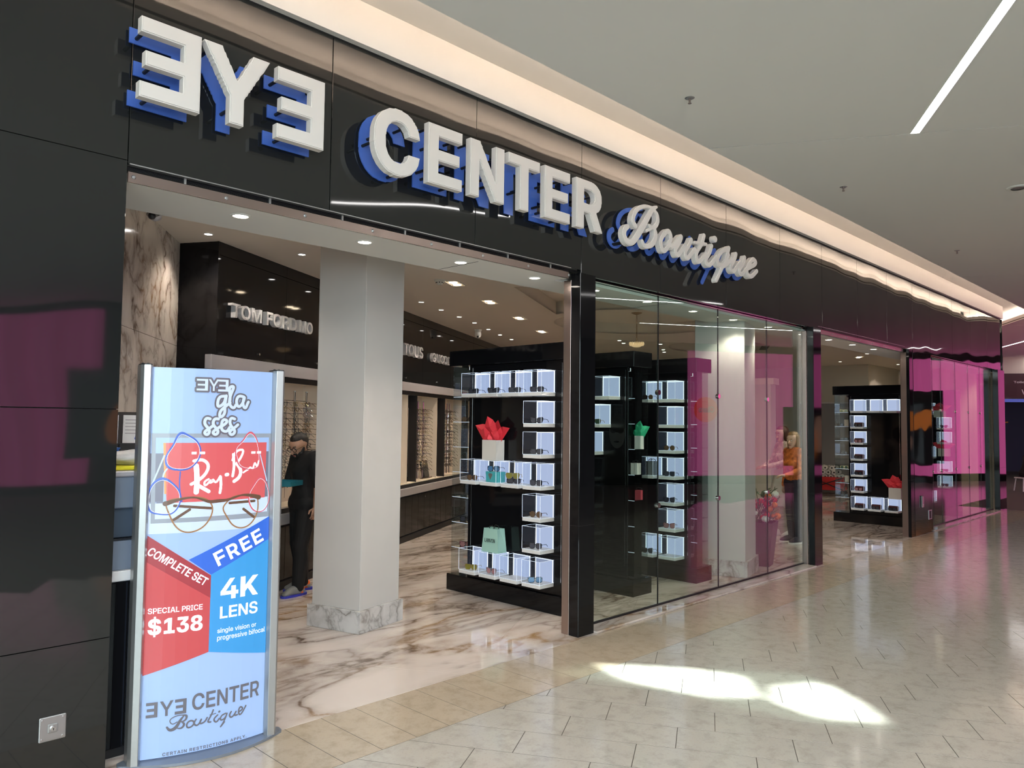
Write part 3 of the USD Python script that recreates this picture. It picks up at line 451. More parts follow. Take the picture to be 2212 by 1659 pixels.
SGN={'R1':[(0.256,1.547),(0.262,1.476),(0.26,1.406)],'R2':[(0.244,1.574),(0.289,1.578),(0.316,1.553),(0.306,1.506),(0.273,1.472),(0.234,1.449)],'R3':[(0.263,1.445),(0.324,1.407)],'a1':[(0.322,1.474),(0.3,1.451),(0.304,1.441),(0.333,1.466),(0.33,1.454),(0.341,1.458)],'y1':[(0.345,1.47),(0.357,1.457),(0.383,1.488)],'y2':[(0.385,1.484),(0.388,1.432),(0.384,1.397)],'dot':[(0.416,1.495),(0.422,1.496)],'B1':[(0.451,1.607),(0.457,1.534),(0.451,1.486)],'B2':[(0.448,1.575),(0.483,1.63),(0.504,1.63),(0.501,1.602),(0.473,1.558)],'B3':[(0.473,1.554),(0.495,1.517),(0.488,1.48),(0.46,1.457)],'an':[(0.512,1.504),(0.529,1.515),(0.537,1.519),(0.554,1.531),(0.563,1.522),(0.579,1.555),(0.589,1.538),(0.601,1.566)],'bu':[(0.179,1.723),(0.142,1.665),(0.106,1.595),(0.114,1.549),(0.167,1.527),(0.224,1.536),(0.266,1.582),(0.276,1.633),(0.256,1.68),(0.211,1.712),(0.179,1.723)],'bl':[(0.092,1.48),(0.052,1.457),(0.03,1.404),(0.028,1.351),(0.043,1.309),(0.084,1.294),(0.139,1.294),(0.179,1.346),(0.178,1.408),(0.141,1.456),(0.092,1.48)],'bb':[(0.113,1.533),(0.1,1.511),(0.095,1.487)],'bt':[(0.098,1.603),(0.045,1.45)],'bt2':[(0.178,1.517),(0.176,1.443),(0.19,1.357)],'ru':[(0.548,1.728),(0.503,1.683),(0.466,1.643),(0.468,1.59),(0.494,1.537),(0.546,1.521),(0.598,1.529),(0.607,1.587),(0.594,1.662),(0.575,1.707),(0.548,1.728)],'rl':[(0.618,1.471),(0.579,1.435),(0.55,1.388),(0.551,1.335),(0.588,1.283),(0.632,1.28),(0.668,1.326),(0.66,1.419),(0.636,1.461),(0.618,1.471)],'rt':[(0.609,1.603),(0.655,1.452)],'tl':[(0.116,1.354),(0.179,1.375),(0.25,1.379),(0.325,1.356),(0.345,1.323),(0.336,1.264),(0.307,1.223),(0.256,1.195),(0.198,1.198),(0.155,1.239),(0.128,1.298),(0.116,1.354)],'tr':[(0.415,1.335),(0.454,1.369),(0.52,1.377),(0.594,1.361),(0.604,1.323),(0.589,1.25),(0.547,1.205),(0.505,1.196),(0.459,1.216),(0.421,1.271),(0.404,1.316),(0.415,1.335)],'tb':[(0.11,1.349),(0.179,1.369),(0.265,1.374),(0.333,1.351),(0.375,1.353),(0.418,1.355),(0.499,1.377),(0.607,1.36)],'t1':[(0.155,1.336),(0.342,1.315)],'t2':[(0.154,1.262),(0.23,1.313)],'t3':[(0.439,1.338),(0.581,1.341)],'t4':[(0.518,1.3),(0.58,1.251)]}
BOU={'b1':[(4.609,3.84),(4.553,3.814),(4.492,3.748),(4.407,3.64),(4.324,3.54),(4.254,3.465),(4.196,3.429),(4.133,3.44),(4.099,3.485),(4.113,3.538),(4.15,3.566)],'b2':[(4.553,3.818),(4.431,3.809),(4.323,3.769),(4.247,3.691),(4.236,3.627),(4.271,3.596)],'b3':[(4.528,3.798),(4.61,3.776),(4.626,3.711),(4.579,3.648),(4.517,3.631),(4.486,3.644)],'b4':[(4.566,3.639),(4.594,3.583),(4.561,3.499),(4.481,3.448),(4.402,3.446),(4.378,3.477)],'b5':[(4.444,3.583),(4.505,3.613),(4.566,3.639)],'o1':[(4.821,3.646),(4.743,3.611),(4.686,3.543),(4.686,3.482),(4.718,3.448),(4.783,3.477),(4.835,3.544),(4.854,3.602),(4.821,3.646)],'o2':[(4.828,3.554),(4.795,3.53),(4.861,3.505),(4.9,3.537)],'u1':[(4.867,3.502),(4.954,3.576),(5.037,3.636),(4.987,3.553),(4.934,3.47),(4.954,3.447),(5.035,3.494),(5.103,3.558)],'u2':[(5.222,3.639),(5.159,3.553),(5.11,3.473),(5.131,3.447),(5.215,3.49),(5.286,3.552)],'t1':[(5.467,3.726),(5.401,3.61),(5.317,3.488),(5.336,3.447),(5.43,3.484),(5.504,3.542)],'t2':[(5.286,3.624),(5.372,3.632),(5.512,3.645)],'i1':[(5.617,3.647),(5.556,3.543),(5.504,3.465),(5.541,3.439),(5.639,3.486),(5.716,3.546)],'idot':[(5.683,3.73),(5.692,3.73)],'q1':[(5.969,3.68),(5.857,3.641),(5.762,3.561),(5.739,3.486),(5.801,3.474),(5.888,3.526),(5.969,3.611)],'q2':[(5.977,3.686),(5.92,3.571),(5.825,3.444),(5.715,3.305)],'q3':[(5.825,3.46),(5.952,3.52),(6.034,3.581)],'v1':[(6.133,3.647),(6.074,3.555),(6.017,3.469),(6.049,3.45),(6.148,3.51),(6.233,3.572)],'v2':[(6.327,3.641),(6.266,3.544),(6.202,3.464),(6.232,3.447),(6.334,3.501),(6.404,3.549)],'e1':[(6.378,3.524),(6.492,3.571),(6.581,3.632),(6.546,3.652),(6.448,3.606),(6.378,3.524),(6.394,3.464),(6.473,3.454),(6.562,3.501),(6.607,3.533)]}
SBQ={'b1':[(0.236,0.227),(0.214,0.199),(0.19,0.165),(0.167,0.16),(0.153,0.176)],'b2':[(0.236,0.227),(0.192,0.227),(0.166,0.207),(0.177,0.19),(0.201,0.197)],'b3':[(0.225,0.228),(0.246,0.22),(0.241,0.201),(0.218,0.194)],'b4':[(0.222,0.193),(0.235,0.18),(0.223,0.162),(0.204,0.163)],'o':[(0.271,0.191),(0.25,0.179),(0.253,0.159),(0.274,0.161),(0.284,0.18),(0.271,0.191)],'u':[(0.294,0.193),(0.286,0.172),(0.3,0.161),(0.321,0.188),(0.315,0.169),(0.33,0.168),(0.351,0.191)],'t':[(0.382,0.225),(0.365,0.188),(0.357,0.167),(0.37,0.164)],'tt':[(0.365,0.202),(0.396,0.204)],'i':[(0.406,0.193),(0.388,0.169),(0.398,0.158),(0.415,0.172)],'idot':[(0.414,0.209),(0.415,0.21)],'q':[(0.45,0.192),(0.424,0.179),(0.423,0.164),(0.443,0.166),(0.457,0.19),(0.439,0.148),(0.424,0.127),(0.444,0.147)],'u2':[(0.48,0.194),(0.472,0.173),(0.481,0.164),(0.507,0.188),(0.5,0.171),(0.515,0.169)],'e':[(0.524,0.183),(0.544,0.197),(0.534,0.207),(0.522,0.184),(0.527,0.168),(0.563,0.206)]}
GLA={'g1':[(0.397,1.93),(0.369,1.925),(0.356,1.896),(0.36,1.873),(0.381,1.883),(0.397,1.919)],'g2':[(0.401,1.932),(0.395,1.865),(0.386,1.822),(0.372,1.814),(0.368,1.832),(0.385,1.861),(0.423,1.894)],'l':[(0.419,1.898),(0.429,1.949),(0.435,1.986),(0.428,1.985),(0.422,1.927),(0.427,1.876),(0.442,1.866),(0.456,1.884)],'a':[(0.499,1.929),(0.473,1.932),(0.459,1.899),(0.471,1.874),(0.493,1.893),(0.503,1.926),(0.497,1.885),(0.509,1.867),(0.523,1.893),(0.527,1.901)],'s1':[(0.318,1.803),(0.301,1.806),(0.291,1.781),(0.309,1.753),(0.316,1.732),(0.303,1.717),(0.293,1.725),(0.309,1.746),(0.332,1.764)],'s2':[(0.362,1.803),(0.345,1.803),(0.335,1.778),(0.353,1.75),(0.361,1.728),(0.347,1.718),(0.337,1.725),(0.357,1.75),(0.377,1.764)],'e':[(0.377,1.761),(0.398,1.775),(0.408,1.793),(0.394,1.8),(0.38,1.775),(0.389,1.739),(0.406,1.735),(0.424,1.757)],'s3':[(0.451,1.804),(0.433,1.808),(0.426,1.782),(0.442,1.754),(0.453,1.732),(0.436,1.717),(0.426,1.725),(0.445,1.75),(0.47,1.772)]}
# ------------------------------------------------------------------ shop sign: white letters on blue backs
def sign_letter(name, poly, lab, mirror=False, d=.2):
    cx, cz = poly.centroid.coords[0]; p = affinity.translate(poly, -cx, -cz); t = thing(name, lab, 'letter', (cx, 0, cz))
    bev = p.buffer(-.006, join_style='mitre'); part(t, 'face', cat(extr_xz(p, -d + .006, -d + .055), extr_xz(bev, -d, -d + .0061)), m_white)
    part(t, 'back_plate', extr_xz(p, -.028, -.018), m_blue, label='blue acrylic back plate')
    core = p.buffer(-.028); pts = []
    for g in getattr(core, 'geoms', [core]):
        if g.is_empty: continue
        e = g.exterior; n = max(2, int(e.length / .28))
        pts += [e.interpolate(k / n, normalized=True) for k in range(n)]
    for q in pts[:9]: part(t, 'standoff', cyl((q.x, -d + .05, q.y), (q.x, -.018, q.y), .010, n=10), m_blackm)
    return t
EP = unary_union([sbox(0, 0, .092, .418), sbox(0, 0, .31, .082), sbox(0, .169, .285, .246), sbox(0, .337, .31, .418)])
ZB = 3.4315
sign_letter('letter_e', affinity.translate(affinity.scale(EP, -1, 1, origin=(.155, 0)), -.035, ZB), 'mirrored white letter E, first of the word EYE on the fascia')
sign_letter('letter_y', fit(glyph('Y', 720)[0], .290, .672, ZB, ZB + .416), 'white letter Y between the two mirrored Es of the fascia sign')
sign_letter('letter_e', affinity.translate(affinity.scale(EP, -1, 1, origin=(.155, 0)), .724, ZB), 'mirrored white letter E after the Y on the fascia')
for ch, x0, x1, lab, w in (('C', 1.398, 1.775, 'round white letter C that starts the word CENTER', 760), ('E', 1.848, 2.160, '', 0), ('N', 2.236, 2.582, 'white letter N of the word CENTER', 760), ('T', 2.628, 2.978, 'white letter T of the word CENTER', 760), ('E', 3.037, 3.351, '', 1), ('R', 3.429, 3.778, 'white letter R that ends the word CENTER', 760)):
    if ch == 'E': sign_letter('letter_e', affinity.translate(EP, x0, ZB), 'white letter E after the C in CENTER' if w == 0 else 'white letter E before the R in CENTER')
    else: sign_letter('letter_' + ch.lower(), fit(glyph(ch, w)[0], x0, x1, ZB - (.02 if ch == 'C' else 0), ZB + .416 + (.008 if ch == 'C' else 0)), lab)
BW_ = dict(b1=[.03, .045, .062, .072, .072, .066, .058, .055, .055, .055, .05], b2=[.03, .036, .042, .05, .052, .05], b3=[.03, .045, .056, .05, .036, .03], b4=[.03, .058, .062, .05, .042, .036], b5=[.03, .026, .026], idot=[.068, .068], o2=.03, t2=.034)
sp = unary_union([stroke(p, BW_.get(k, .050), 8) for k, p in BOU.items() if k != 'idot']).buffer(.004).buffer(-.004).simplify(.0012)
for g in sorted(getattr(sp, 'geoms', [sp]), key=lambda g: g.bounds[0]):
    if g.area > .002: sign_letter('script_letters', g, 'big white script capital B of the word Boutique on the fascia' if g.bounds[0] < 4.4 else 'joined white script letters after the capital B of Boutique')
sign_letter('script_dot', stroke(BOU['idot'], .068), 'round white dot over the i of the script word')
# brand lettering on the display wall
def brand(word, s0, s1, z0, z1, lab, wt=700, serif=False, d=.05, limit=None):
    t = thing('wall_lettering', lab, 'lettering', (*uv(0, VW), 0), 30); x = 0; gs = []
    for ch in word:
        g, a = glyph(ch, wt)
        if not g.is_empty:
            if serif:
                bx = g.bounds; add = []
                for zz in (bx[1] + .03, bx[3] - .03):
                    cut = g.intersection(sbox(-9, zz - .012, 9, zz + .012))
                    for c in getattr(cut, 'geoms', [cut]):
                        if c.geom_type == 'Polygon' and c.bounds[2] - c.bounds[0] < .34 and ch not in 'OCGS': add.append(sbox(c.bounds[0] - .07, zz - .03, c.bounds[2] + .07, zz + .03))
                g = unary_union([g] + add)
            gs.append(affinity.translate(g, x, 0))
        x += a
    al = unary_union(gs).bounds; f = lambda g: affinity.affine_transform(g, [(s1 - s0) / (al[2] - al[0]), 0, 0, (z1 - z0) / (al[3] - al[1]), s0 - al[0] * (s1 - s0) / (al[2] - al[0]), z0 - al[1] * (z1 - z0) / (al[3] - al[1])])
    for g in gs: part(t, 'letter', extr_xz(f(g), -d, 0), m_brandl)
    return t
m_brandl = mat('grey_letter', (.50, .48, .47), .4)
brand('TOM FORD', 2.975, 4.150, 2.765, 2.902, 'grey block letters TOM FORD on the black wall', 640); brand('MO', 4.205, 4.50, 2.77, 2.902, 'grey letters MO running behind the large pillar', 680)
brand('TOUS', 7.22, 7.995, 2.785, 2.965, 'grey serif letters TOUS right of the large pillar', 500, True); brand('GUCCI', 8.42, 9.27, 2.78, 2.925, 'grey serif letters GUCCI on the black wall', 500, True)
# ------------------------------------------------------------------ lit totem sign
TL = np.array([.13, .03]); TE = np.array([.716, -.119]); TW = np.linalg.norm(TE); TE = TE / TW; TN = np.array([TE[1], -TE[0]])
TN = TN if TN[1] < 0 else -TN
tang = math.degrees(math.atan2(TE[1], TE[0])); BUL = .06
SG = np.arange(-2, 16) * .06
def bulge(s): return np.interp(s, SG, BUL * (1 - ((SG - TW / 2) / (TW / 2)) ** 2))
tt = thing('light_box_totem', 'tall lit totem sign advertising glasses beside the doorway', 'sign', (*TL, 0), tang)
def curved(poly, off, z0=None):
    """Flat print laid on the curved front: the polygon is cut into strips and each strip bent with the panel."""
    out = []; x0, _, x1, _ = poly.bounds; k0 = math.floor(x0 / .06)
    for k in range(k0, math.ceil(x1 / .06)):
        q = poly.intersection(sbox(k * .06, -1, k * .06 + .06, 3))
        for g in getattr(q, 'geoms', [q]):
            if g.geom_type == 'Polygon' and g.area > 1e-8:
                v, f = trimesh.creation.triangulate_polygon(g, engine='earcut'); out.append(trimesh.Trimesh(np.c_[v[:, 0], -bulge(v[:, 0]) - off, v[:, 1]], f, process=False))
    m = cat(*out) if out else None
    if m is not None and m.face_normals[:, 1].mean() > 0: m.invert()
    return m
def pmat(name, c, es=.5): return mat(name, tuple(x * .5 for x in c), .25, emis=c, es=es)
p_bg = pmat('print_pale_blue', (.40, .57, .92)); p_bg2 = pmat('print_white', (.62, .74, .98), .58); p_dk = pmat('print_grey', (.16, .16, .19), .5); p_red = pmat('print_red', (.62, .09, .10)); p_red2 = pmat('print_dark_red', (.42, .055, .07)); p_blu = pmat('print_blue', (.05, .17, .75)); p_cy = pmat('print_cyan', (.06, .36, .80)); p_wh = pmat('print_lettering', (.86, .90, 1.0), .78)
p_fr = pmat('print_frame_grey', (.34, .38, .45)); p_coral = pmat('print_coral', (.74, .13, .14)); p_nav = pmat('print_slate', (.20, .20, .27)); p_brn = pmat('print_tortoise', (.16, .09, .06)); p_tan = pmat('print_amber', (.38, .20, .09)); p_bl2 = pmat('print_frame_blue', (.06, .14, .62)); p_rd2 = pmat('print_frame_red', (.70, .13, .18)); p_lens = pmat('print_lens', (.58, .70, .95)); p_orange = pmat('print_orange', (.85, .35, .1))
pan = sbox(.022, .02, TW - .046, 2.078); segs = np.array([.022] + [s for s in SG if .022 < s < TW - .046] + [TW - .046])
body = Polygon([(s, -bulge(s)) for s in segs] + [(s, bulge(s) * .8 + .02) for s in segs[::-1]]); part(tt, 'light_box', extr(body, 2.055, .022), p_bg)
for x0, x1 in ((-.028, .024), (TW - .048, TW + .010)):
    rail = Polygon([(x0, .05), (x0, -.03), (x0 + .012, -.05), (x1 - .012, -.055), (x1, -.035), (x1, .05)]).buffer(.004); part(tt, 'side_rail', extr(rail, 2.07, .015), m_alu); part(tt, 'rail_cap', extr(rail.buffer(-.004), .006, 2.085), m_blackm)
    for q in (.010, .036): part(tt, 'screw', cyl((x0 + q, -.01, 2.091), (x0 + q, -.01, 2.096), .006, n=10), m_blackm)
bs = Polygon([(s, -bulge(s) * 1.9 - .03) for s in np.linspace(-.05, TW + .04, 24)] + [(s, bulge(s) * 1.5 + .05) for s in np.linspace(TW + .04, -.05, 24)]).buffer(.02); part(tt, 'base_plate', extr(bs, .014, 0.001), mat('base_grey', (.22, .25, .30), .35, .4))
q4 = lambda *p: Polygon(p)
nprint = [0]
def pr(poly, mt, nm='print', lvl=1):
    m = curved(poly.intersection(sbox(.02, .02, TW - .045, 2.08)), .0007 * lvl)
    if m is not None: part(tt, nm, m, mt)
pr(sbox(.03, 1.19, TW - .055, 1.36), p_bg2, lvl=1)
pr(q4((.022, 1.616), (.10, 1.616), (.10, 1.351), (.022, 1.351)), p_nav, 'print_background', 1); pr(q4((.64, 1.62), (TW - .046, 1.62), (TW - .046, 1.36), (.64, 1.36)), p_nav, 'print_background', 1)
pr(q4((.036, 1.723), (.680, 1.723), (.680, 1.246), (.045, 1.246)).difference(q4((.056, 1.700), (.662, 1.700), (.662, 1.275), (.064, 1.268))), p_fr, 'print_stand', 2)
pr(q4((.10, 1.672), (.648, 1.672), (.645, 1.357), (.116, 1.352)), p_coral, 'print_box', 2); pr(q4((.092, 1.672), (.104, 1.672), (.114, 1.40), (.104, 1.40)), p_orange, 'print_box_edge', 3)
SW = dict(R1=.028, R2=.017, R3=.020, a1=.011, y1=.012, y2=.015, dot=.020, B1=.015, B2=.013, B3=.019, an=.010)
pr(unary_union([stroke(SGN[k], w, 6) for k, w in SW.items()]).simplify(.0004), p_wh, 'brand_lettering', 3)
for k, mt in (('bu', p_lens), ('bl', p_lens)): pass
for k, w in (('bt', .008), ('bt2', .006), ('bb', .008), ('rt', .006)): pr(stroke(SGN[k], w), p_bl2 if k == 'bt2' else p_lens, 'printed_temple', 4)
bw_ = [.018, .010, .007, .011, .009, .006, .006, .006, .007, .010, .018]
for k, mt, f_ in (('bu', p_bl2, 1), ('bl', p_bl2, 1), ('ru', p_rd2, .7), ('rl', p_rd2, .7)): pr(stroke(SGN[k], [w * f_ for w in bw_][:len(SGN[k])] , 6).simplify(.0004), mt, 'printed_rim', 5)
for k in ('bu', 'bl', 'ru', 'rl'): pr(affinity.scale(stroke(SGN[k], .0022, 6).simplify(.0003), .93, .94), p_wh, 'printed_lens_edge', 6)
for (x_, z_) in ((.232, 1.612), (.275, 1.612), (.556, 1.61), (.590, 1.61)): pr(sbox(x_, z_, x_ + .022, z_ + .010).buffer(.002), p_wh, 'printed_glint', 6)
pr(stroke([(.305, 1.385 - .03), (.33, 1.35)], .004), p_wh, 'printed_glint', 6)
for k in ('t1', 't2', 't3', 't4'): pr(stroke(SGN[k], .014), p_brn, 'printed_temple', 4)
[pr(stroke(SGN[k], .0075, 6).simplify(.0004), p_tan, 'printed_rim', 6) for k in ('tl', 'tr')]; pr(stroke(SGN['tb'], [.026, .013, .008, .017, .019, .015, .009, .026], 6).simplify(.0004), p_brn, 'printed_tortoise_brow', 7)
pr(q4((.02, 1.192), (.349, .951), (.348, .541), (.02, .453)), p_red, 'red_field', 8); pr(q4((.02, 1.192), (.349, .951), (.349, .830), (.02, 1.053)), p_red2, 'dark_red_band', 9)
pr(q4((.233, 1.045), (.70, 1.258), (.70, 1.13), (.349, .955)), p_blu, 'blue_band', 9); pr(q4((.349, .957), (.70, 1.13), (.70, .468), (.348, .541)), p_cy, 'cyan_field', 8)
def txt(s, x0, x1, z0, z1, mt, wt=700, rot=0.0, lvl=10, nm='lettering', track=0.0):
    g = fit(words(s, wt, track), 0, x1 - x0, 0, z1 - z0); g = affinity.translate(affinity.rotate(g, rot, origin=(0, 0)), x0, z0); pr(g, mt, nm, lvl)
txt('COMPLETE SET', .028, .372, 1.087, 1.132, p_wh, 700, -33.5); txt('FREE', .386, .672, .995, 1.075, p_wh, 750, 24.5, track=.12)
txt('SPECIAL PRICE', .045, .310, .773, .803, p_wh, 700); txt('$138', .047, .313, .652, .758, p_wh, 850); txt('4K', .402, .618, .812, .925, p_wh, 800); txt('LENS', .402, .618, .709, .777, p_wh, 700)
txt('single vision or', .391, .612, .626, .660, p_wh, 620); txt('progressive bifocal', .391, .666, .586, .622, p_wh, 620)
e_ = unary_union([affinity.scale(fit(EP, .052, .106, .236, .314), -1, 1), fit(glyph('Y', 600)[0], .116, .180, .236, .314), affinity.scale(fit(EP, .188, .244, .236, .314), -1, 1)]); pr(e_, p_dk, 'lettering', 10)
txt('CENTER', .272, .640, .242, .330, p_dk, 640); txt('CERTAIN RESTRICTIONS APPLY.', .135, .572, .030, .047, p_dk, 700, track=.14)
QW = dict(b1=[.006, .014, .018, .014, .010], b2=.005, b3=[.005, .012, .010, .005], b4=[.005, .012, .010, .005], q=.008, idot=.011, tt=.004)
pr(unary_union([stroke(p, QW.get(k, .0085), 5) for k, p in SBQ.items()]), p_dk, 'script_lettering', 10)
ey = unary_union([affinity.scale(fit(EP, .243, .303, 1.956, 2.022), -1, 1), fit(glyph('Y', 620)[0], .303, .362, 1.956, 2.022), affinity.scale(fit(EP, .355, .412, 1.954, 2.022), -1, 1)]); gl = unary_union([stroke(p, .0155, 6) for p in GLA.values()])
pr(unary_union([ey, gl])  .buffer(.0088), p_dk, 'outline', 11); pr(unary_union([ey.buffer(-.001), gl]), p_bg2, 'lettering', 12)
# ------------------------------------------------------------------ counter at the left
ct = thing('counter', 'black service counter with a pale top behind the totem sign', 'counter', (0, 0, 0)); m_grey = mat('equipment_grey', (.17, .20, .25), .45); m_slate = mat('equipment_slate', (.055, .075, .10), .4)
part(ct, 'base', rbox(.0, .42, .20, .72, 0, .93, .003), m_blackm); part(ct, 'top', rbox(-.005, .45, .17, .75, .93, .985, .004), m_cubebase)
for k in range(3): part(ct, 'front_panel', rbox(.0 + .14 * k, .135 + .14 * k, .19, .20, .05, .92, .002), m_black)
eq = thing('equipment_case', 'grey stacked equipment case standing on the service counter', 'case', (.0, .20, .985)); part(eq, 'lower_drawer', rbox(0, .40, 0, .45, 0, .16, .004), m_grey); part(eq, 'drawer_lip', box(0, .40, -.005, .01, .16, .17), m_blackm); part(eq, 'middle_body', rbox(.0, .40, .03, .45, .17, .33, .004), m_slate); part(eq, 'upper_body', rbox(.0, .40, -.0, .45, .33, .50, .006), m_grey); part(eq, 'lid', rbox(.0, .41, -.01, .46, .50, .53, .006), m_band)
solo('folded_sheet', rbox(.05, .40, .26, .5, 1.517, 1.535, .003), mat('sheet_yellow', (.85, .72, .02), .5), 'bright yellow sheet lying on the grey equipment case', 'sheet')
cl = trimesh.creation.icosphere(3, 1.0); cl.vertices *= (1 + .35 * (meshkit.fbm(cl.vertices * 2.2, 3) - .5))[:, None]; cl.vertices = cl.vertices * (.17, .09, .045) + (.24, .44, 1.575); solo('crumpled_cloth', cl, m_cubebase, 'crumpled white cloth behind the yellow sheet', 'cloth', smooth=True)
solo('blue_folder', rbox(.03, .42, .56, .64, 1.50, 1.63, .003), mat('folder_blue', (.03, .13, .42), .4), 'blue folder standing behind the white cloth', 'folder')
tb = thing('document_stand', 'tilted black document stand with printed sheets above the counter', 'stand', (.24, .60, 1.62), -20, rx=-25); part(tb, 'board', rbox(-.17, .17, -.01, .012, 0, .24, .006), mat('stand_brown', (.02, .013, .012), .5)); part(tb, 'foot', rbox(-.04, .06, -.05, .05, -.06, .02, .008), m_blackm)
for x0, x1 in ((-.145, -.045), (-.02, .14)): part(tb, 'sheet', rbox(x0, x1, -.014, -.0105, .03, .215, .001), m_cubebase); part(tb, 'print', cat(*[box(x0 + .012, x1 - .02, -.0146, -.0141, .18 - .022 * k, .186 - .022 * k) for k in range(5)]), m_band)
part(tb, 'logo', extr_xz(stroke([(.05, .06), (.075, .13), (.1, .06)], .012), -.0148, -.0142), m_blue)
# ------------------------------------------------------------------ eyewear
m_fblack = mat('frame_black', (.012, .011, .012), .15); m_ftort = mat('frame_tortoise', (.10, .05, .025), .2, noise=(60, .7)); m_fgold = mat('frame_gold', (.6, .45, .2), .25, 1.0); m_fsil = mat('frame_silver', (.55, .55, .56), .2, 1.0); m_fwine = mat('frame_wine', (.12, .02, .03), .25)
def lensmat(n, c): return mat(n, c, .06, spec=.6)
l_grey = lensmat('lens_grey', (.05, .05, .065)); l_brown = lensmat('lens_brown', (.13, .075, .04)); l_green = lensmat('lens_green', (.06, .10, .06)); l_olive = lensmat('lens_olive', (.22, .19, .02)); l_rose = lensmat('lens_rose', (.42, .2, .2)); l_blue = lensmat('lens_blue', (.05, .16, .32)); l_clear = pane('lens_clear', (.9, .92, .93), .05)
def lens_shape(kind):
    if kind == 'round': return Point(0, 0).buffer(.025, quad_segs=8)
    if kind == 'aviator': return Polygon([(-.026, .017), (.024, .019), (.029, .006), (.022, -.018), (.004, -.027), (-.016, -.021), (-.028, -.002)]).buffer(.004)
    if kind == 'cat': return Polygon([(-.022, .017), (.030, .025), (.027, .0), (.016, -.020), (-.008, -.023), (-.023, -.010)]).buffer(-.006).buffer(.010)
    if kind == 'wide': return Polygon([(-.026, .016), (.030, .018), (.030, -.012), (.02, -.018), (-.018, -.018), (-.027, -.006)]).buffer(-.006).buffer(.010)
    return Polygon([(-.023, .019), (.027, .020), (.025, -.014), (.012, -.021), (-.014, -.019), (-.024, -.008)]).buffer(-.007).buffer(.011)
def eyewear(name, lab, catg, kind, fm, lm, rim=.004, depth=.006, lo=8, group=None, loc=(0, 0, 0), rz=0):
    """Eyewear standing on its temples: lenses in the xz plane facing -y, temples running back along +y, resting at z = 0."""
    t = thing(name, lab, catg, loc, rz, group); h = .028; L0 = lens_shape(kind).simplify(.00025)
    for s in (-1, 1):
        L = affinity.translate(affinity.scale(L0, s, 1, origin=(0, 0)), s * .035, h); part(t, 'lens', extr_xz(L.buffer(.0005), -.001, .001), lm)
        tem = tube([(s * .066, .004, h + .012), (s * .069, .05, h + .011), (s * .067, .095, h + .006), (s * .062, .13, .004)], [.0028, .0026, .0026, .0032], 6); part(t, 'temple', tem, fm)
    R = unary_union([affinity.translate(affinity.scale(L0, s, 1, origin=(0, 0)), s * .035, h).buffer(rim).difference(affinity.translate(affinity.scale(L0, s, 1, origin=(0, 0)), s * .035, h)) for s in (-1, 1)] + [stroke([(-.012, h + .008), (0, h + .012), (.012, h + .008)], rim * 1.4, 5), stroke([(-.066, h + .013), (-.056, h + .012)], rim * 1.6), stroke([(.066, h + .013), (.056, h + .012)], rim * 1.6)])
    part(t, 'frame', extr_xz(R.simplify(.0004), -depth / 2, depth / 2), fm); return t
kinds = [('black square sunglasses', 'square', m_fblack, l_grey), ('black cat-eye sunglasses', 'cat', m_fblack, l_grey), ('tortoise round sunglasses', 'round', m_ftort, l_brown), ('olive-lensed aviator sunglasses', 'aviator', m_fgold, l_olive), ('rose-lensed slim sunglasses', 'cat', m_fsil, l_rose), ('wide black sunglasses', 'wide', m_fblack, l_grey), ('blue-lensed square sunglasses', 'square', m_fblack, l_blue), ('green-lensed aviator sunglasses', 'aviator', m_fgold, l_green), ('wine red cat-eye sunglasses', 'cat', m_fwine, l_rose)]
protos = {}
def glasses(k, loc, rz, where, group='sunglasses in the lit display boxes', ry=0.0):
    lab = f'{kinds[k][0]} {where}'
    if k not in protos: protos[k] = eyewear('sunglasses', lab, 'sunglasses', *kinds[k][1:], group=group, loc=loc, rz=rz); return protos[k]
    return copy(protos[k], loc, rz, lab, group, ry=ry)
# ------------------------------------------------------------------ kiosks with lit acrylic boxes
CW, CDp, CH = .232, .20, .25; cube0 = None
def cube(x, y, z, lab, group):
    """Acrylic box on the -x face at plane x; y is its near side, z its underside."""
    global cube0
    if cube0 is not None: return copy(cube0, (x, y, z), 0, lab, group)
    t = cube0 = thing('display_box', lab, 'display box', (x, y, z), 0, group)
    part(t, 'base', rbox(-CDp, 0, 0, CW, 0, .036, .002), m_cubebase); part(t, 'lit_back', box(-.006, -.001, .004, CW - .004, .036, CH), m_lit)
    a = (-CDp, 0.0, .036); v = np.array([(-CDp, 0, .036), (-CDp, CW, .036), (-CDp, CW, CH), (-CDp, 0, CH), (0, 0, .036), (0, CW, .036), (0, CW, CH), (0, 0, CH)], float)
    part(t, 'cover', trimesh.Trimesh(v, [(0, 2, 1), (0, 3, 2), (0, 4, 7), (0, 7, 3), (1, 2, 6), (1, 6, 5), (3, 7, 6), (3, 6, 2)], process=False), m_acryl)
    e = .0015; E_ = []
    for p, q in ((0, 3), (3, 2), (2, 1), (3, 7), (2, 6), (0, 1), (0, 4)): lo_, hi_ = np.minimum(v[p], v[q]) - e, np.maximum(v[p], v[q]) + e; E_.append(box(lo_[0], hi_[0], lo_[1], hi_[1], lo_[2], hi_[2]))
    part(t, 'edge', cat(*E_), m_edge2, label='glowing polished edges of the box')
    part(t, 'back_glow', cat(box(-.010, -.006, .002, .010, .036, CH), box(-.010, -.006, CW - .010, CW - .002, .036, CH), box(-.010, -.006, .002, CW - .002, CH - .008, CH)), m_edge, label='bright rim of the lit back panel')
    return t
m_edge2 = mat('polished_edge', (.75, .82, .95), .2, emis=(.75, .85, 1.0), es=.45)
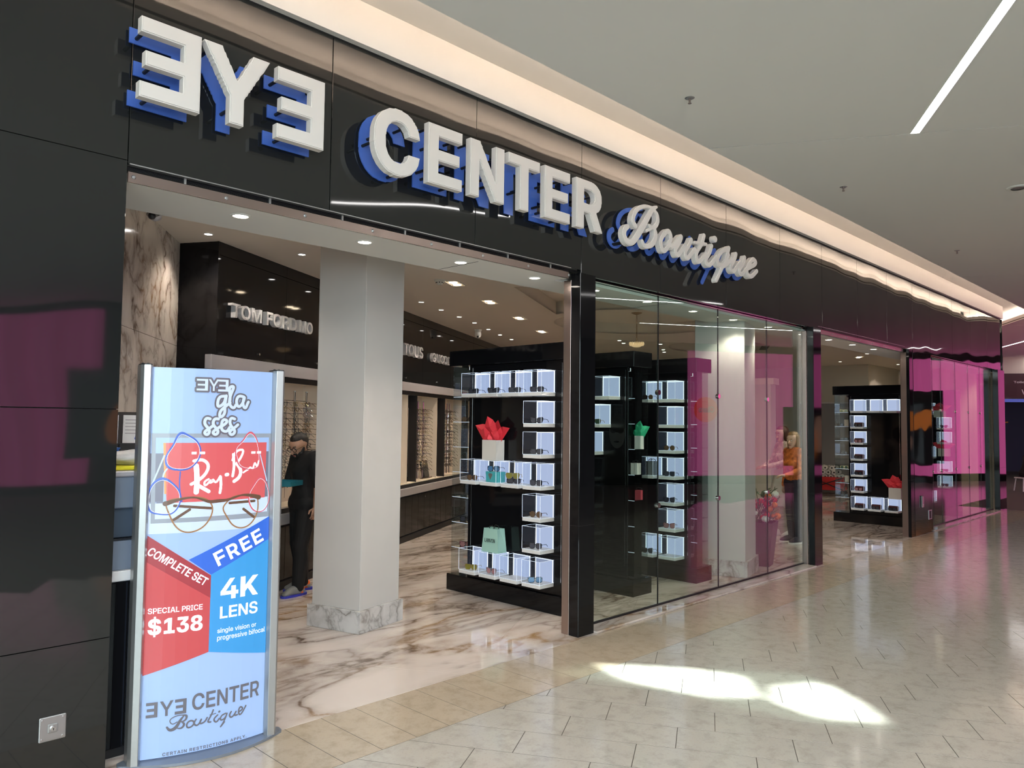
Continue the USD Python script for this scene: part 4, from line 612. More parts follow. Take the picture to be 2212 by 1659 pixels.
RZ = [2.060, 1.762, 1.466, 1.167, .868, .571, .252]; RN = ['top', 'second', 'third', 'middle', 'fifth', 'sixth', 'bottom']; CN = ['nearest', 'second', 'third', 'farthest']
def kiosk(name_lab, x, y0, y1, near_glass=0.0, far_glass=0.0, d=.30, ends=True):
    """Thin black display wall facing -x between y0 and y1 (glass cases at its ends included)."""
    t = thing('kiosk', name_lab, 'kiosk', (x, y0, 0)); W = y1 - y0; a, b = near_glass, W - far_glass
    part(t, 'base', rbox(-.04, d, -.0, W, 0, .172, .004), m_black); part(t, 'core', rbox(0, d - .04, a, b, .172, 2.41, .003), m_black); part(t, 'cornice', rbox(-.04, d, -.0, W, 2.41, 2.575, .004), m_black)
    part(t, 'edge_trim', box(-.003, .0, a + .035, a + .041, .3, 2.38), m_chrome)
    if b < W - .01 or a > .01: part(t, 'edge_trim', box(-.003, .0, b - .05, b - .044, .2, 2.38), m_chrome)
    for p, q in ((b, W - .02), (.02, a)):
        if q - p < .05: continue
        part(t, 'case_glass', cat(box(.004, .008, p, q, .172, 2.41), box(d - .05, d - .046, p, q, .172, 2.41), box(.004, d - .046, (q - .004) if p > a else p, q if p > a else p + .004, .172, 2.41)), m_glass2)
        for z in (.45, .72, .99, 1.26, 1.53, 1.80, 2.07): part(t, 'glass_shelf', box(.01, d - .05, p, q, z, z + .006), m_glass2); part(t, 'shelf_edge', box(.0085, .0105, p, q, z, z + .006), m_edge2)
        part(t, 'hinge', rbox(-.004, .02, (p if p > a else q - .03), (p + .03 if p > a else q), 2.36, 2.40, .003), m_chrome)
    return t
kiosk('tall black display kiosk right inside the main doorway', 4.15, .52, 2.15, 0.0, .285)
kiosk('second black kiosk, behind the first pane of the glass front', 5.30, .52, 2.15, .10, .285)
k2_ = stage.GetPrimAtPath('/World/kiosk_001'); m_p1 = mat('portrait_grey', (.020, .019, .019), .25); m_p2 = mat('portrait_dark', (.004, .004, .004), .2)
for poly_, mm_, k_ in ((affinity.scale(Point(.245, 1.70).buffer(1), .105, .16), m_p1, 0), (unary_union([affinity.scale(Point(.245, 1.80).buffer(1), .115, .09), sbox(.15, 1.80, .36, 1.83)]), m_p2, 1), (unary_union([affinity.scale(Point(.20, 1.735).buffer(1), .045, .035), affinity.scale(Point(.295, 1.735).buffer(1), .04, .035), sbox(.16, 1.755, .33, 1.767)]), m_p2, 2), (affinity.scale(Point(.25, 1.61).buffer(1), .035, .010), m_p2, 2), (Polygon([(.10, 1.12), (.47, 1.12), (.44, 1.42), (.31, 1.52), (.19, 1.52), (.11, 1.42)]), m_p2, 1)):
    m_ = extr(poly_, .0006); m_.apply_transform(np.array([[0, 0, -1, -.0003 - .0007 * k_], [1, 0, 0, .0], [0, 1, 0, 0], [0, 0, 0, 1.0]])); part(k2_, 'portrait_print', m_, mm_)
kiosk('third black kiosk, behind the second pane of the glass front', 6.40, .43, 2.06, 0.10, .285)
kiosk('black display kiosk standing in the far doorway', 13.58, .50, 1.735, 0.0, .285)
kiosk('black kiosk seen through the pink reflections of the last window', 16.20, .27, 1.5, 0.0, .2)
def boxes(kx, cells, kname, grp):
    for r, c, y in cells: cube(kx, y, RZ[r], f'lit acrylic display box of the {kname}, {RN[r]} row, {c}', grp)
y1s = [.647, .945, 1.243, 1.541]; pos = ['nearest the post', 'second from the post', 'third from the post', 'farthest from the post']
c1_ = [(r, pos[0], y1s[0]) for r in range(7)] + [(r, pos[k], y1s[k]) for r in (0, 3, 6) for k in (1, 2, 3)]
boxes(4.15, c1_, 'first kiosk', 'display boxes on the first kiosk')
c2_ = [(0, 'right end', .724), (1, 'right end', .846), (2, 'right end', .945), (3, 'right end', 1.10), (4, 'right end', 1.10), (5, 'right end', 1.10), (6, 'right end', 1.10)]; boxes(5.30, c2_, 'second kiosk', 'display boxes on the second kiosk')
c3_ = [(r, 'right end', .612) for r in range(7)] + [(r, 'second from the right', .91) for r in (0, 3, 6)]; boxes(6.40, c3_, 'third kiosk', 'display boxes on the third kiosk')
c4_ = [(r, 'left end', 1.115) for r in range(7)] + [(r, n_, y) for r in (0, 6) for n_, y in (('middle', .817), ('right end', .519))]; boxes(13.58, c4_, 'far doorway kiosk', 'display boxes on the kiosk in the far doorway')
c5_ = [(r, 'right end', .36) for r in (1, 2, 4, 5)] + [(r, 'left of the others', .66) for r in (0, 3, 6)]; boxes(16.20, c5_, 'last kiosk', 'display boxes on the last kiosk')
KN = {4.15: 'first kiosk', 5.30: 'second kiosk', 6.40: 'third kiosk', 13.58: 'far doorway kiosk', 16.20: 'last kiosk'}
def put(kx, y, r, k, rot=0, dx=.135, dy=.5, where=''):
    glasses(k, (kx - dx, y + CW * dy, RZ[r] + .037), -90 + rot, f'in the {RN[r]} row box of the {KN[kx]}{where}', f'sunglasses on the {KN[kx]}')
for r, k, rot in ((0, 0, 25), (1, 1, 12), (2, 5, 10), (3, 0, 8), (4, 2, 15), (5, 0, 12), (6, 6, 45)): put(4.15, y1s[0], r, k, rot, where=', nearest the post')
for k, kk, rot in ((1, 0, 15), (2, 1, 12), (3, 0, 5)): put(4.15, y1s[k], 0, kk, rot, where=f', {pos[k]}')
put(4.15, y1s[3], 3, 2, 10, where=f', {pos[3]}'); put(4.15, y1s[1], 3, 5, 25, where=f', {pos[1]}'); put(4.15, y1s[3], 6, 3, 20, where=f', {pos[3]}'); put(4.15, y1s[2], 6, 4, 0, where=f', {pos[2]}')
for r, y, k, rot in ((1, .846, 7, 15), (2, .945, 1, 40), (0, .724, 5, 90)): 
    if r: put(5.30, y, r, k, rot)
for r, k, rot in ((2, 2, 15), (3, 0, 10), (4, 1, 20), (5, 8, 20)): put(6.40, .612, r, k, rot)
put(6.40, .91, 0, 2, 10, where=', second box'); put(6.40, .91, 6, 1, 10, where=', second box')
for r in range(1, 7): put(13.58, 1.115, r, (5, 0, 8)[r % 3], 0, where=', left end')
put(13.58, .817, 6, 0, where=', middle box'); put(13.58, .519, 6, 5, where=', right end')
for r, k in ((1, 1), (4, 7), (5, 0)): put(16.20, .36, r, k)
# cases shown inside the boxes of the far kiosk, and the gift box of the first kiosk
m_caser = mat('case_wine', (.09, .012, .015), .45); m_teal = mat('gift_teal', (.06, .42, .44), .45)
cs0 = None
for r in list(range(1, 7)):
    lab = f'wine red eyewear case, {RN[r]} row box of the far doorway kiosk'
    if cs0 is None: cs0 = thing('eyewear_case', lab, 'case', (13.50, 1.225, RZ[r] + .036), 0, 'eyewear cases in the far doorway'); part(cs0, 'shell', rbox(-.03, .03, -.085, .085, 0, .085, .012), m_caser); part(cs0, 'lid_seam', rbox(-.031, .031, -.086, .086, .052, .055, .001), m_blackm)
    else: copy(cs0, (13.50, 1.225, RZ[r] + .036), 0, lab)
for y, nm in ((.93, 'middle'), (.633, 'right end')): copy(cs0, (13.50, y, RZ[6] + .036), 0, f'wine red eyewear case, bottom row {nm} box of the far doorway kiosk')
gb = thing('gift_box', 'turquoise gift box with a grey heart in the middle row of the first kiosk', 'box', (4.03, 1.33, RZ[3] + .037)); part(gb, 'body', rbox(-.05, .05, -.09, .09, 0, .10, .003), m_teal); part(gb, 'lid', rbox(-.052, .052, -.092, .092, .075, .105, .003), m_teal)
hm = extr(unary_union([Point(-.012, .012).buffer(.017), Point(.012, .012).buffer(.017), Polygon([(-.027, .006), (.027, .006), (0, -.036)])]), .003); hm.apply_transform(np.array([[0, 0, -1, -.0525], [-1, 0, 0, 0.02], [0, 1, 0, .06], [0, 0, 0, 1.0]])); part(gb, 'heart', hm, m_alu)
glasses(6, (4.02, 1.35, RZ[3] + .143), -75, 'lying on the turquoise gift box', 'sunglasses on the first kiosk'); copy(protos[3], (4.00, 1.06, RZ[3] + .09), -60, 'dark aviator sunglasses propped up in the middle row of the first kiosk', 'sunglasses on the first kiosk')
# ------------------------------------------------------------------ gift bags
def tissue(seed, w, h):
    """Crumpled tissue paper: big creased sheets rising from the bag, each folded about its middle."""
    g = np.random.default_rng(seed); out = []; fl = -1 if seed % 2 == 0 else 1
    F = [[(-.42, -.1), (-.95, .62), (-.55, .68), (-.34, .66), (.05, .2)], [(-.40, .55), (-.13, 1.0), (.12, .86), (.32, .70), (.30, .1), (0, .15)], [(.05, -.1), (.02, .36), (.25, .43), (.46, .40), (.50, .16), (.30, -.1)], [(-.42, -.1), (-.56, .42), (-.32, .50), (.0, .36), (.10, -.1)], [(-.2, -.1), (-.30, .30), (-.02, .26), (.16, .05), (.1, -.1)]]
    for back in (0, 1):
        for i, f in enumerate(F):
            d = (-.26 + .10 * (i in (0, 1)) - .03 * i) * (1 if not back else -1); q = np.array([(x * fl * (1 if not back else -.85), 0, z * (1 if not back else .85)) for x, z in f]); q[:, 1] = d * (.35 + .75 * np.clip(q[:, 2], 0, 1)) + g.uniform(-.05, .05, len(q)); c = q.mean(0) + [0, g.uniform(-.14, -.05) * (1 if not back else -1), 0]
            v = np.vstack([q, [c]]); v = np.vstack([v, v + [0, .012, .004]]); n = len(q); t = [(k, (k + 1) % n, n) for k in range(n)]; t += [(b_ + n + 1, a_ + n + 1, c_ + n + 1) for a_, b_, c_ in t]; out.append(trimesh.Trimesh(v * [w, w, h], t, process=False))
    return out
def bag(lab, loc, rz, w, d, h, mb, mt=None, seed=1, text=None, taper=.0, handles=True):
    t = thing('gift_bag', lab, 'bag', loc, rz); k = taper
    v = [(-w / 2, -d / 2, 0), (w / 2, -d / 2, 0), (w / 2, d / 2, 0), (-w / 2, d / 2, 0), (-w / 2 + k, -d / 2 + k * .3, h), (w / 2 - k, -d / 2 + k * .3, h), (w / 2 - k, d / 2 - k * .3, h), (-w / 2 + k, d / 2 - k * .3, h), (-w / 2 + .02, 0, h * .0 + .001), (w / 2 - k - .012, 0, h), (-w / 2 + k + .012, 0, h)]
    part(t, 'paper_body', trimesh.Trimesh(np.array(v), [(0, 3, 2), (0, 2, 1), (0, 1, 5), (0, 5, 4), (1, 2, 9), (2, 6, 9), (1, 9, 5), (2, 3, 7), (2, 7, 6), (3, 0, 10), (0, 4, 10), (3, 10, 7)], process=False), mb)
    for s in (-1, 1): yy_ = s * (d / 2 - k * .3); part(t, 'rim', box(-w / 2 + k, w / 2 - k, yy_ - .001, yy_ + .001, h - .01, h + .001), mb)
    if mt is not None:
        for m_ in tissue(seed, w * 1.2, h * 1.2): part(t, 'tissue_sheet', m_.apply_translation((0, 0, h * .97)), mt)
    elif handles:
        for s in (-1, 1): part(t, 'handle', tube([(-.03, s * d * .3, h - .01), (-.028, s * d * .3, h + .02), (0, s * d * .2, h + .03), (.028, s * d * .3, h + .02), (.03, s * d * .3, h - .01)], .004, 6), m_blackm)
    if text: m = extr_xz(fit(words(text, 420), -w * .3, w * .3, h * .42, h * .58), -.0015, -.0003); m.apply_translation((0, -d / 2 - .0005 , 0)); part(t, 'lettering', m, m_blackm if mt is None else m_band)
    return t
m_bagw = mat('bag_white', (.66, .62, .57), .6); m_bagmint = mat('bag_mint', (.34, .56, .48), .6); m_tr = mat('tissue_red', (.75, .035, .055), .55); m_tg = mat('tissue_green', (.02, .42, .20), .55)
bag('white gift bag with red tissue paper on the first kiosk', (4.06, 1.40, RZ[3] + .252), -90, .20, .12, .205, m_bagw, m_tr, 3)
bag('mint green LANVIN gift bag on the bottom boxes of the first kiosk', (4.05, 1.36, RZ[6] + .252), -90, .24, .12, .235, m_bagmint, None, 1, 'LANVIN', .025)
bag('white gift bag with red tissue paper on the kiosk in the far doorway', (13.46, .58, RZ[6] + .252), -90, .21, .12, .20, m_bagw, m_tr, 5)
bag('small white gift bag with red tissue paper high on the last kiosk', (16.08, .55, RZ[1] + .252), -90, .2, .12, .14, m_bagw, m_tr, 8); bag('white gift bag with red tissue paper low on the last kiosk', (16.08, .48, RZ[3] + .05), -90, .2, .12, .16, m_bagw, m_tr, 9)
bag('white gift bag with green tissue paper in the glass case of the second kiosk', (5.44, .575, 1.536), -60, .10, .07, .14, m_bagw, m_tg, 4); bag('small white gift bag on a shelf of the second kiosk', (5.38, .575, 1.268), -80, .09, .06, .12, m_bagw, None, 2); bag('red paper gift bag low in the case of the second kiosk', (5.44, .575, .998), -60, .08, .06, .10, mat('bag_red', (.5, .03, .05), .6), None, 2)
bag('grey gift bag between the middle row boxes of the third kiosk', (6.30, .99, RZ[3] + .037), -90, .12, .08, .16, mat('bag_grey', (.2, .2, .2), .6), None, 2)
for k, (kx, y, z, kd, w) in enumerate(((4.25, 2.0, 1.806, 2, 'upper shelf'), (4.25, 2.0, .726, 0, 'fourth shelf from below'), (4.25, 2.0, .456, 8, 'lowest shelf'), (4.25, 2.0, 2.076, 4, 'top shelf'))): glasses(kd, (kx, y, z), -60, f'on the {w} of the first kiosk glass case', 'sunglasses in the glass cases')
for k, z in enumerate((.456, .996, 1.266, 1.536, 1.806, 2.076)): glasses((0, 7, 2, 5, 1, 3)[k], (13.68, 1.58, z), -70, f'on shelf {("one", "three", "four", "five", "six", "seven")[k]} of the glass case in the far doorway', 'sunglasses in the glass cases')
for k, z in enumerate((1.80, .73)):
    t = thing('price_card', f'cream card standing on the {"upper" if k == 0 else "lower"} shelf of the far kiosk glass case', 'card', (13.66, 1.50, z + .006)); part(t, 'card', rbox(-.004, .004, -.06, .06, 0, .13, .001), m_cream); part(t, 'foot', rbox(-.02, .02, -.05, .05, 0, .006, .001), m_alu)
# ------------------------------------------------------------------ frame racks in the wall niches
rk = 0; fr_kinds = [('black', m_fblack, 'square'), ('tortoise', m_ftort, 'round'), ('gold', m_fgold, 'round'), ('silver', m_fsil, 'aviator')]; frp = {}
for bay, rods, lab, short in ((0, (4.15, 4.405, 4.66), 'behind the man', 'behind the man'), (1, (7.96, 8.19, 8.43), 'in the niche under the TOUS letters', 'under TOUS'), (2, (9.465, 9.61, 9.745), 'in the niche left of the first kiosk', 'beside the first kiosk')):
    t = thing('frame_rack', f'steel rod rack for optical frames {lab}', 'rack', (*uv(0, VW + .10), 0), 30)
    for s in rods: part(t, 'rod', cyl((s, 0, .90), (s, 0, 2.12), .011, n=10), m_chrome); part(t, 'rod_cap', cyl((s, 0, 2.12), (s, 0, 2.13), .013, n=10), m_alu)
    part(t, 'crossbar', cyl((rods[0] - .18, .01, 2.02), (rods[-1] + .08, .01, 2.02), .004, n=6), m_chrome)
    for s in (rods[0] - .12, rods[0] + .12, rods[1] + .12): part(t, 'wire', cyl((s, .02, .95), (s, .02, 2.02), .002, n=5), m_chrome)
    for i, s in enumerate(rods):
        for j in range(16 if bay == 0 else 17):
            if bay == 2 and i == 1 and j % 2: continue
            nm, fm, kd = fr_kinds[int(rng.integers(4))]; z = 1.955 - .0585 * j; xy = uv(s + float(rng.uniform(-.008, .008)), VW + .085); lb = f'{nm} frame, {ORD[j]} from top on the {("left", "middle", "right")[i]} rod {short}'; gp = f'optical frames on the rack {lab}'
            if nm not in frp: frp[nm] = eyewear('optical_frame', lb, 'glasses', kd, fm, l_clear, .0028, .004, group=gp, loc=(*xy, z), rz=30 + 180); 
            else: copy(frp[nm], (*xy, z), 30 + 180 + float(rng.uniform(-14, 14)), lb, gp)
mr = thing('counter_mirror', 'small dark tabletop mirror in the niche under the TOUS letters', 'mirror', (*uv(8.66, VW + .12), .876), 30, rx=-10); part(mr, 'glass', rbox(-.15, .15, -.008, 0, .02, .28, .003), mat('mirror_glass', (.08, .08, .08), .03, 1.0)); part(mr, 'frame', rbox(-.16, .16, 0.001, .012, .0, .29, .004), m_blackm); part(mr, 'foot', rbox(-.16, .16, -.05, .05, 0, .012, .003), m_ftort)
# ------------------------------------------------------------------ planter
pl = thing('planter', 'tall dark square planter of red flowers behind the front glass', 'planter', (8.06, .50, 0), 15); m_pot = mat('pot_brown', (.05, .03, .028), .45); m_soil = mat('soil', (.03, .02, .015), .9); m_leafg = mat('leaf_green', (.05, .10, .035), .6); m_grass = mat('leaf_pale', (.32, .36, .16), .6); m_flr = mat('flower_red', (.7, .05, .04), .6); m_flo = mat('flower_orange', (.8, .2, .04), .6); m_flw = mat('flower_white', (.8, .78, .7), .6)
a0, b0, hp = .13, .19, .56; v = np.array([(sx * w, sy * w, z) for w, z in ((a0, 0.001), (b0, hp), (b0 - .015, hp), (b0 - .03, hp - .05)) for sx, sy in ((-1, -1), (1, -1), (1, 1), (-1, 1))]); f = [(0, 2, 1), (0, 3, 2)]
for r in range(3):
    for k in range(4): j = (k + 1) % 4; f += [(r * 4 + k, r * 4 + j, r * 4 + 4 + j), (r * 4 + k, r * 4 + 4 + j, r * 4 + 4 + k)]
part(pl, 'pot', trimesh.Trimesh(v, f, process=False), m_pot); part(pl, 'soil', box(-b0 + .03, b0 - .03, -b0 + .03, b0 - .03, hp - .07, hp - .05), m_soil)
g = np.random.default_rng(4)
def leaf(p, d, L, w, bend=.3):
    d = np.asarray(d, float) / np.linalg.norm(d); s = np.cross(d, [0, 0, 1]); s /= max(np.linalg.norm(s), 1e-6); c = [p + d * L * t_ - np.array([0, 0, bend * L * t_ * t_]) for t_ in (0, .35, .7, 1)]; ws = (.3 * w, w, .75 * w, .05 * w); v = []
    for q, ww in zip(c, ws): v += [q - s * ww / 2, q + s * ww / 2]
    return trimesh.Trimesh(np.array(v), [(0, 1, 3), (0, 3, 2), (2, 3, 5), (2, 5, 4), (4, 5, 7), (4, 7, 6)], process=False)
for k in range(16): a_ = g.uniform(0, 6.28); q = np.array([g.uniform(-.1, .1), g.uniform(-.1, .1), hp - .05]); dd = np.array([math.cos(a_) * .5, math.sin(a_) * .5, 1.0]); part(pl, 'stem', tube([q, q + dd * .2, q + dd * g.uniform(.3, .5)], .004, 5), m_leafg)
for k in range(90): a_ = g.uniform(0, 6.28); r_ = g.uniform(.02, .2); part(pl, 'leaf', leaf(np.array([r_ * math.cos(a_), r_ * math.sin(a_), hp + g.uniform(0, .38)]), (math.cos(a_), math.sin(a_), g.uniform(.2, 1.2)), g.uniform(.09, .17), .04), m_leafg)
for k in range(26): a_ = math.radians(g.uniform(-95, -10)); part(pl, 'grass_blade', leaf(np.array([.06, -.06, hp + .02]), (math.cos(a_), math.sin(a_), g.uniform(.2, .9)), g.uniform(.25, .42), .018, .25), m_grass)
for k in range(26):
    a_ = g.uniform(0, 6.28); r_ = g.uniform(.08, .24); s = g.uniform(.022, .042); m = trimesh.creation.icosphere(2, s); m.vertices *= (1 + .25 * np.sin(9 * np.arctan2(m.vertices[:, 1], m.vertices[:, 0])))[:, None]; m.apply_translation((r_ * math.cos(a_), r_ * math.sin(a_), hp + g.uniform(.04, .40))); part(pl, 'flower', m, (m_flr, m_flo, m_flr, m_flw)[k % 4], smooth=True)
# ------------------------------------------------------------------ wagon with paper rolls
m_grey2 = mat('cabinet_grey', (.30, .30, .31), .5)
wg = thing('folding_wagon', 'red folding wagon loaded with white paper rolls in the far doorway', 'wagon', (18.85, 3.98, 0), 12); m_wred = mat('wagon_red', (.55, .02, .02), .6)
part(wg, 'fabric_body', cat(box(-.28, .28, -.42, -.40, .16, .5), box(-.28, .28, .40, .42, .16, .5), box(-.28, -.26, -.40, .40, .16, .5), box(.26, .28, -.40, .40, .16, .5), box(-.27, .27, -.41, .41, .16, .18)), m_wred)
for s in (-1, 1): part(wg, 'crossed_strut', cat(cyl((-.29, -.4, .18), (-.29, .4, .48), .012, n=8), cyl((-.29, .4, .18), (-.29, -.4, .48), .012, n=8)) if s < 0 else cat(cyl((-.26, -.43, .18), (.26, -.43, .48), .012, n=8), cyl((.26, -.43, .18), (-.26, -.43, .48), .012, n=8)), m_blackm)
for sx, sy in itertools.product((-1, 1), repeat=2): part(wg, 'wheel', cyl((sx * .24 - .02, sy * .36, .07), (sx * .24 + .02, sy * .36, .07), .07, n=18), m_blackm); part(wg, 'leg', cyl((sx * .24, sy * .36, .07), (sx * .24, sy * .36, .2), .012, n=8), m_blackm)
part(wg, 'handle', cat(tube([(-.28, .30, .2), (-.34, .32, .7), (-.36, .33, 1.0)], .012, 6), tube([(-.36 , .33 + .10 * math.sin(a_), 1.05 + .05 * math.cos(a_)) for a_ in np.linspace(0, 6.28, 15)], .015, 6), box(-.37, -.35, .1, .25, 1.04, 1.08)), m_blackm)
ro = None
for lay, n_ in enumerate((5, 4, 3)):
    for k in range(n_):
        for q in range(2):
            loc = (18.85 - .13 + .26 * q, 3.98 - .30 + .15 * k + .075 * lay, .50 + .115 * lay); lab = 'white paper roll heaped on the red wagon'
            if ro is None: ro = thing('paper_roll', lab, 'roll', loc, 12, 'paper rolls on the red wagon'); part(ro, 'paper', lathe([(.022, -.06), (.06, -.06), (.062, 0), (.06, .06), (.022, .06), (.022, -.06)], 20).apply_transform(trimesh.transformations.rotation_matrix(math.pi / 2, [0, 1, 0])), m_cubebase); part(ro, 'core', cyl((-.058, 0, 0), (.058, 0, 0), .021, n=14), m_blackm)
            else: copy(ro, loc, 12 + float(rng.uniform(-15, 15)), lab)
d1 = setting('door_1', 'grey cabinet door beside the red wagon'); part(d1, 'leaf', rbox(19.50, 19.56, 3.6, 5.0, .02, 2.42, .006), m_grey2); part(d1, 'frame', cat(box(19.49, 19.565, 3.56, 3.6, 0, 2.46), box(19.49, 19.565, 3.6, 5.0, 2.42, 2.46)), m_cubebase)
for k in range(4): part(d1, 'grille_bar', box(19.485, 19.5, 4.02 - .035 * k, 4.035 - .035 * k, 1.75, 2.35), m_cubebase)
t = thing('easel_frame', 'white bead-framed sign board tilted beside the planter', 'frame', (9.95, 1.95, .95), -40, rx=0); part(t, 'board', rbox(-.2, .2, -.012, .012, 0, .55, .003), mat('board_plum', (.06, .015, .08), .5)); part(t, 'bead_frame', cat(*[trimesh.creation.icosphere(1, .016).apply_translation(p) for p in [(x, -.016, z) for x in np.linspace(-.2, .2, 12) for z in (0, .55)] + [(x, -.016, z) for x in (-.2, .2) for z in np.linspace(.05, .5, 13)]]), m_cubebase); part(t, 'stand', cat(cyl((-.18, .02, 0), (-.22, .15, -.95), .012, n=8), cyl((.18, .02, 0), (.22, .15, -.95), .012, n=8), cyl((0, .02, .2), (0, .5, -.95), .012, n=8)), m_blackm)
# ------------------------------------------------------------------ people
def blob(bones, ref=.02, it=8, extra=()):
    """One continuous surface: hulls of the spheres at each bone's joints, joined and smoothed."""
    ms = []
    for b in bones: ms.append(m3.Manifold.batch_hull([m3.Manifold.sphere(r, 20).scale(s if isinstance(s, (tuple, list)) else (s, s, s)).translate(tuple(map(float, p))) for p, r, s in [(x[0], x[1], x[2] if len(x) > 2 else 1.0) for x in b]]))
    m = m3.Manifold.batch_boolean(ms + list(extra), m3.OpType.Add).refine_to_length(ref).to_mesh(); t = trimesh.Trimesh(m.vert_properties[:, :3], m.tri_verts, process=True)
    trimesh.smoothing.filter_taubin(t, iterations=it); return t
def hand_bones(w, d, pal, k=1.0):
    """Palm and five fingers from the wrist w along d; pal is the way the palm faces. Slightly curled."""
    w, d, pal = (np.asarray(a, float) for a in (w, d, pal)); d /= np.linalg.norm(d); pal = pal - d * (pal @ d); pal /= np.linalg.norm(pal); s = np.cross(d, pal); B = []
    B.append([(w, .026 * k), (w + d * .085 * k + s * .028 * k, .014 * k), (w + d * .085 * k - s * .028 * k, .014 * k)])
    for o, L in ((-.030, .060), (-.010, .078), (.011, .073), (.030, .058)):
        a = w + d * .085 * k + s * o * k; b_ = a + (d * .9 + pal * .35) * L * .5 * k; c = b_ + (d * .55 + pal * .8) * L * .5 * k; B += [[(a, .0095 * k), (b_, .0088 * k)], [(b_, .0088 * k), (c, .0075 * k)]]
    a = w + d * .03 * k - s * .028 * k; b_ = a + (d * .6 - s * .7 + pal * .3) * .04 * k; B += [[(a, .012 * k), (b_, .0105 * k)], [(b_, .0105 * k), (b_ + (d * .9 + pal * .3) * .03 * k, .0085 * k)]]
    return B
def person(lab, loc, rz, P, skin, top, legs, shoe, hair, hair_len=0, beard=False, specs=False, sleeve='short', skirt=None, sole=None, heel=None, H=1.0, female=False, trouser_to='ankle'):
    """P: joints in local axes (x forward, y left, z up). Body, then clothes just outside it, hair, face, shoes."""
    t = thing('person', lab, 'person', loc, rz); A = lambda k: np.asarray(P[k], float) * H; f = 1 if not female else .9
    hd = A('head'); fw = np.asarray(P['look'], float); fw /= np.linalg.norm(fw); lf = np.cross([0, 0, 1], fw); lf /= np.linalg.norm(lf); up = np.cross(fw, lf)
    B = [[(A('neck') - [0, 0, .03], .058 * f), (hd - up * .06 - fw * .02, .056 * f)], [(hd + up * .035 - fw * .018, .088), (hd + up * .03 + fw * .02, .080), (hd - up * .06 + fw * .045, .050), (hd - up * .095 + fw * .068, .026)],
         [(hd + up * .005 + fw * .098, .010), (hd - up * .030 + fw * .116, .0145)], [(hd - up * .030 + fw * .092 + lf * .012, .011), (hd - up * .030 + fw * .092 - lf * .012, .011)]]
    for s in (-1, 1): B.append([(hd - up * .0 + lf * s * .082 - fw * .01 + up * .018, .012), (hd + lf * s * .080 - fw * .005 - up * .028, .009)]); B.append([(hd + up * .024 + fw * .088 + lf * s * .018, .012), (hd + up * .022 + fw * .080 + lf * s * .042, .010)])
    T = [[(A('hipL'), .105 * f), (A('hipR'), .105 * f), (A('waist'), .125 * f, (.8, 1.05, 1))], [(A('waist'), .125 * f, (.8, 1.05, 1)), (A('chest'), .148 * f, (.8, 1.1, 1))], [(A('chest'), .148 * f, (.8, 1.1, 1)), (A('shL') - [0, 0, .02], .062 * f), (A('shR') - [0, 0, .02], .062 * f), (A('neck') - [0, 0, .02], .06 * f)]]
    LIM = {}
    for s in 'LR':
        LIM['arm' + s] = [[(A('sh' + s), .056 * f), (A('el' + s), .042 * f)]]; LIM['fore' + s] = [[(A('el' + s), .041 * f), (A('wr' + s), .027 * f)]]
        LIM['thigh' + s] = [[(A('hip' + s), .092 * f), (A('kn' + s), .060 * f)]]; LIM['calf' + s] = [[(A('kn' + s), .058 * f), (A('kn' + s) * .6 + A('an' + s) * .4 + [-.012, 0, 0], .056 * f), (A('an' + s), .038 * f)]]
    hands = []
    for s in 'LR': hands += hand_bones(A('wr' + s), A('hd' + s) , A('pa' + s))
    part(t, 'body', blob(B + T + sum(LIM.values(), []) + hands, .016, 6), skin, smooth=True)
    inf = lambda bs, e: [[(p[0], p[1] + e, *p[2:]) for p in b] for b in bs]
    tb_ = T + LIM['armL'] + LIM['armR']
    if sleeve == 'long': tb_ = tb_ + LIM['foreL'] + LIM['foreR']
    if female: tb_ = tb_ + [[(A('chest') + fw * .06 + [0, .055 * s, -.03], .075) for s in (-1, 1)]]
    tm = blob(inf(tb_, .016), .02, 6); wr = .012 * (meshkit.fbm(tm.vertices * 9, 3, 5) - .5); tm.vertices += tm.vertex_normals * wr[:, None]
    part(t, 'top', tm, top, smooth=True)
    lg = LIM['thighL'] + LIM['thighR'] + [[(A('hipL'), .110 * f), (A('hipR'), .110 * f)]]
    if trouser_to == 'ankle': lg = lg + LIM['calfL'] + LIM['calfR']
    lm = blob(inf(lg, .020), .02, 6); wr = .016 * (meshkit.fbm(lm.vertices * 8, 3, 9) - .5); lm.vertices += lm.vertex_normals * wr[:, None]; part(t, 'trousers' if skirt is None else 'shorts', lm, legs, smooth=True)
    if skirt is not None:
        c = (A('hipL') + A('hipR')) / 2; prof = [(.155, .12), (.19, -.05), (.235, -.28), (.25, -.46), (.243, -.46), (.18, -.05), (.14, .12)]; sm = lathe(prof, 40, c); an = np.arctan2(sm.vertices[:, 1] - c[1], sm.vertices[:, 0] - c[0]); k = 1 + .07 * np.sin(an * 9) * np.clip((c[2] + .1 - sm.vertices[:, 2]) / .5, 0, 1); sm.vertices[:, :2] = c[:2] + (sm.vertices[:, :2] - c[:2]) * k[:, None]; part(t, 'skirt', sm, skirt, smooth=True)
